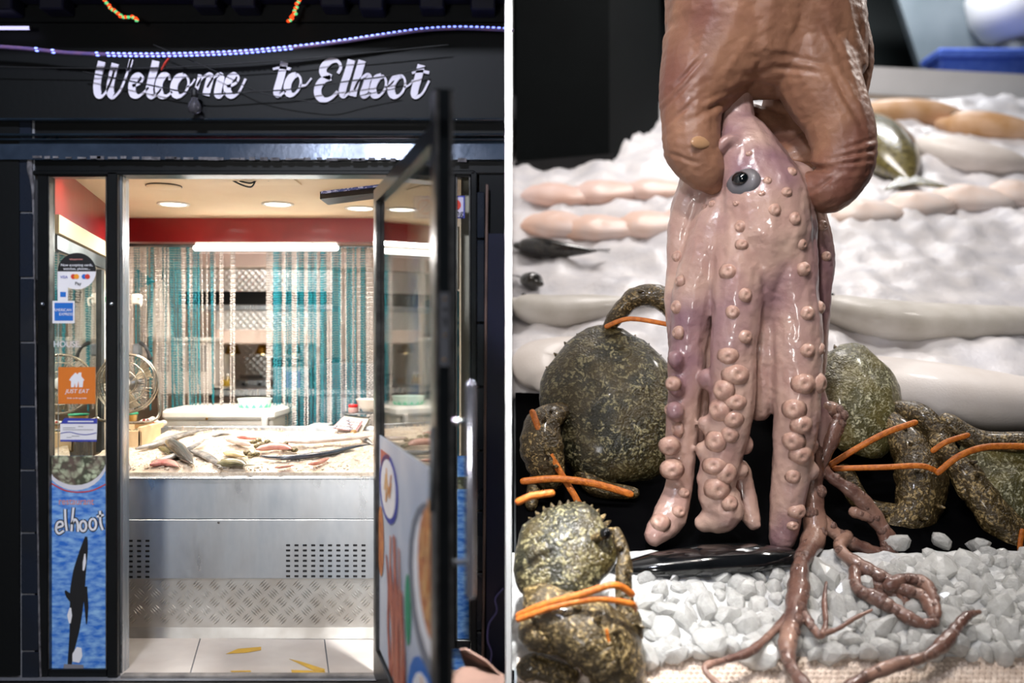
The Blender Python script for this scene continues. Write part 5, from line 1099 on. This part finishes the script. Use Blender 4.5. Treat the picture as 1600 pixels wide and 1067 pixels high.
# crab in front on the left
crab('dark spotted crab at the front left corner beside the ice', P(882, 866, 3.62), .200, .235, .10, RX(.85, .3, -.35), shell, shell_b,
     [([P(850,935,3.50), P(866,958,3.45), P(915,985,3.42), P(952,1015,3.42), P(972,1065,3.42)], [.09,.12,.15,.15,.12]), ([P(965,830,3.62), P(975,880,3.56), P(975,930,3.50), P(988,985,3.46)], [.02,.03,.035,.05])],
     [([P(832,985,3.44), P(840,990,3.40), P(870,1002,3.40), P(905,1000,3.42)], [.06,.07,.05,.035]), ([P(826,1045,3.44), P(840,1040,3.44), P(890,1055,3.44)], [.05,.05,.04]), ([P(840,1050,3.42), P(870,1060,3.42), P(900,1085,3.42)], [.03,.03,.03])],
     [([P(810,962,3.36), P(850,945,3.34), P(910,928,3.33), P(960,914,3.34), P(988,928,3.38)], .016), ([P(810,968,3.35), P(860,950,3.33), P(930,936,3.33), P(985,943,3.36), P(994,952,3.4)], .014), ([P(810,784,3.45), P(830,775,3.45), P(862,770,3.46)], .016), ([P(948,985,3.30), P(954,1020,3.30), P(962,1058,3.32)], .008)], 16, (P(946, 834, 3.55),))
# crab behind on the right
crab('pale green crab behind the octopus on the right', P(1335, 625, 4.70), .24, .34, .17, RX(1.0, .25, .1), shell_p, shell_b,
     [([P(1380,650,4.6), P(1420,690,4.5), P(1440,745,4.42), P(1430,800,4.36), P(1400,820,4.34)], [.07,.12,.15,.12,.07])],
     [([P(1400,640,4.6), P(1440,650,4.5), P(1475,690,4.42), P(1480,740,4.4)], [.05,.06,.05,.03]), ([P(1320,740,4.5), P(1350,790,4.4), P(1400,800,4.35)], [.05,.05,.04])],
     [([P(1296,727,4.34), P(1340,700,4.30), P(1385,676,4.28), P(1430,660,4.28)], .018), ([P(1304,732,4.34), P(1380,730,4.28), P(1440,728,4.27), P(1466,738,4.28)], .017)], 10)
# crab at the right edge
crab('mottled crab at the right edge with an orange strap', P(1572, 752, 4.45), .26, .26, .15, RX(.95, -.3, .25), shell_p, shell_b,
     [([P(1480,710,4.4), P(1510,740,4.34), P(1550,800,4.28), P(1600,850,4.25), P(1640,880,4.25)], [.05,.08,.10,.10,.08])],
     [([P(1465,690,4.42), P(1490,720,4.36), P(1510,770,4.3)], [.06,.05,.04]), ([P(1480,660,4.5), P(1530,690,4.45), P(1600,690,4.4)], [.05,.06,.05])],
     [([P(1466,738,4.26), P(1500,712,4.24), P(1545,698,4.24), P(1620,698,4.24)], .019), ([P(1458,704,4.3), P(1480,690,4.28), P(1512,680,4.28)], .016), ([P(1597,830,4.14), P(1594,860,4.14), P(1602,890,4.14)], .016)], 8)

# ------------------------------------------------------------------ fish and boxes further up the slope
def gl(L, h): return [G(x, y, h) for x, y in L]
def big(name, L, r, h, m_, label, **k): return fish(name, gl(L, h*.55), r, m_, label, 'fish', None, .6, n=8, fin=False, **k)
palef = fishm('cream_fish_skin', S(228,220,214), S(216,206,198), 3, .1); salm = fishm('salmon_skin', S(232,190,166), S(230,208,200), 2.5, .1); greyf = fishm('grey_fish_skin', S(206,201,194), S(184,178,168), 4, .1)
big('pale_fish', [(1240,610),(1330,612),(1450,622),(1620,634),(1830,646)], .36, .24, palef, 'big cream coloured fish lying on the ice at the right')
big('grey_fish', [(1290,478),(1360,498),(1450,505),(1600,502),(1780,494)], .24, .14, greyf, 'long grey beige fish across the ice behind the cream fish')
big('grey_fish', [(812,476),(860,488),(930,482),(1010,470)], .20, .10, greyf, 'grey fish lying on the ice behind the left crab')
big('silver_fish', [(850,600),(840,570),(870,550),(905,530)], .17, .12, palef, 'silver fish tail poking out left of the large crab', eye=False)
def fillet(px, py, rx, ry, m_, label, h=.05):
    c = G(px, py, h); k = c.y/FPX; ax_ = Matrix.Rotation(R.uniform(-.25, .25), 3, 'Z'); mb = MB(); mb.ball((0,0,0), 1, 22, 12)
    M = SQ@ax_; vs = []
    for v in mb.v:
        v = V(v); p_ = V((v.x*rx*k*(1-.25*v.y), v.y*ry*k*1.7, v.z*ry*k*.8)); p_ += p_.normalized()*(mnoise.noise(p_*3+V((px, 0, 0)))*.10*ry*k+mnoise.noise(p_*9)*.03); vs.append(tuple(c+M@p_))
    mb.v = vs; return tag(mb.build('fish_fillet', m_, None, True), label, 'fish', 'pink fish pieces up the ice slope')
pk1 = fishm('pale_salmon', S(232,206,198), S(226,188,170), 2.5, .1); pk2 = fishm('peach_fish', S(232,206,190), S(228,216,210), 2.5, .1)
for px, py, rx, ry, mm, lb in ((870,352,56,22,salm,'salmon pink fish piece against the dividing wall'), (935,357,62,21,salm,'salmon pink fish piece, second from the dividing wall'), (1010,352,60,22,salm,'salmon pink fish piece just left of the octopus'), (1075,345,56,22,pk1,'pale pink fish piece half hidden behind the octopus'),
    (866,305,52,20,pk1,'pale pink fish piece in the upper row at the dividing wall'), (940,302,60,20,pk1,'pale pink fish piece in the upper row left of the thumb'), (1020,298,56,19,pk1,'pale pink fish piece in the upper row under the thumb'),
    (1350,335,60,24,pk2,'peach fish piece beside the index fingertip'), (1430,322,62,24,pk2,'peach fish piece in the middle of the right row'), (1515,312,62,24,pk2,'peach fish piece near the right edge of the upper slope'), (1590,304,56,24,pk2,'peach fish piece at the far right of the row')): fillet(px, py, rx, ry, mm, lb)
big('black_fish', [(812,384),(840,386),(880,390),(930,392)], .13, .16, darkf, 'small black fish in front of the salmon pink fish', eye=False)
big('black_fish', [(840,442),(828,438),(815,434)], .11, .14, darkf, 'black fish end at the left beside the dividing wall', eye=False)
big('olive_fish', [(1352,190),(1372,220),(1395,250),(1420,280)], .34, .18, olivef, 'olive brown fish behind the index finger')
tanf = fishm('tan_fish_skin', S(196,148,96), S(226,190,160), 3, .1)
big('tan_fish', [(1340,180),(1440,182),(1520,188)], .32, .14, tanf, 'tan fish below the white tray rim')
big('tan_fish', [(1480,195),(1560,205),(1640,215)], .32, .14, tanf, 'tan fish at the far right below the white tray rim')
big('pale_fish', [(1440,230),(1520,250),(1620,262)], .34, .14, palef, 'pale fish in the upper right of the ice')
Ysh = 11.75; zsh = zs(YE)-.1
t = thing('white_tray', (5.6, Ysh, zsh), 'long white tray rim closing the top of the ice slope', 'tray')
a, b = W(1345, 103, Ysh), W(1640, 118, Ysh); h_ = .36
MB().hexa([(a.x,Ysh,a.z-h_),(b.x,Ysh,b.z-h_),(b.x,Ysh+.5,b.z-h_),(a.x,Ysh+.5,a.z-h_),(a.x,Ysh,a.z),(b.x,Ysh,b.z),(b.x,Ysh+.5,b.z),(a.x,Ysh+.5,a.z)]).build('rim', white_p, t)
MB().hexa([(a.x,Ysh+.02,zsh),(b.x,Ysh+.02,zsh),(b.x,Ysh+.4,zsh),(a.x,Ysh+.4,zsh),(a.x,Ysh+.02,a.z-h_),(b.x,Ysh+.02,b.z-h_),(b.x,Ysh+.4,b.z-h_),(a.x,Ysh+.4,a.z-h_)]).build('side', creamw, t)
t = thing('blue_crate', W(1540, 118, 12.6), 'blue plastic crate on the shelf behind the white tray', 'crate')
a, b = W(1470, 76, 12.6), W(1640, 130, 12.6); MB().box((a.x,12.6,zsh), (b.x,13.1,a.z-.12), .04).build('body', mat('blue_plastic', S(70,100,200), .4, c2=S(90,120,214)), t); MB().box((a.x-.05,12.55,a.z-.12), (b.x,13.15,a.z), .03).build('rim', bpy.data.materials['blue_plastic'], t)
t = thing('white_bucket', W(1600, 76, 13.4), 'white rounded tub at the top right corner', 'tub')
mb = MB(); c = W(1596, 66, 13.6); mb.lathe([(.25,-.05),(.55,.1),(.72,.35),(.78,.7),(.70,1.0),(.001,1.05)], c, (0,0,1), 28); mb.build('tub', white_p, t, True); mb = MB(); mb.lathe([(.4,-1.3),(.4,-.05)], c, (0,0,1), 20); mb.build('foot', steel_d, t, True)
t = thing('steel_screen', (5.6, 14, zsh), 'grey steel screen standing at the back right', 'screen')
MB().poly([W(1385,-60,14), W(1545,-60,14), W(1560,140,14), W(1450,140,14)], (0,.15,0)).build('panel', mat('grey_screen', S(128,138,144), .5, c2=S(104,116,122), scale=.8), t); MB().box((5.3,14.02,zsh), (7.2,14.14,W(0,130,14).z)).build('stand', steel_d, t)
t = thing('black_cabinet', (1.4, 10.2, zs(9.6)), 'large black box standing on the upper left of the ice slope', 'box')
bk = mat('matt_black', S(5,8,9), .8, c2=S(7,11,12), scale=2, spec=.1)
p0, p1 = W(803, 262, 9.0), W(935, 236, 9.3)
MB().hexa([(.04,9.0,zs(9.0)-.02),(1.0,9.2,zs(9.2)-.02),(1.75,10.6,zs(10.6)-.05),(.04,10.6,zs(10.6)-.05),(.04,9.0,6.0),(1.0,9.2,6.0),(1.75,10.6,6.0),(.04,10.6,6.0)]).build('body', bk, t)
MB().hexa([(.02,8.98,zs(9.0)-.02),(1.04,9.18,zs(9.2)-.02),(1.04,9.22,zs(9.2)-.02),(.02,9.02,zs(9.0)-.02),(.02,8.98,zs(9.0)+.08),(1.04,9.18,zs(9.2)+.1),(1.04,9.22,zs(9.2)+.1),(.02,9.02,zs(9.0)+.08)]).build('plinth', rubber, t)
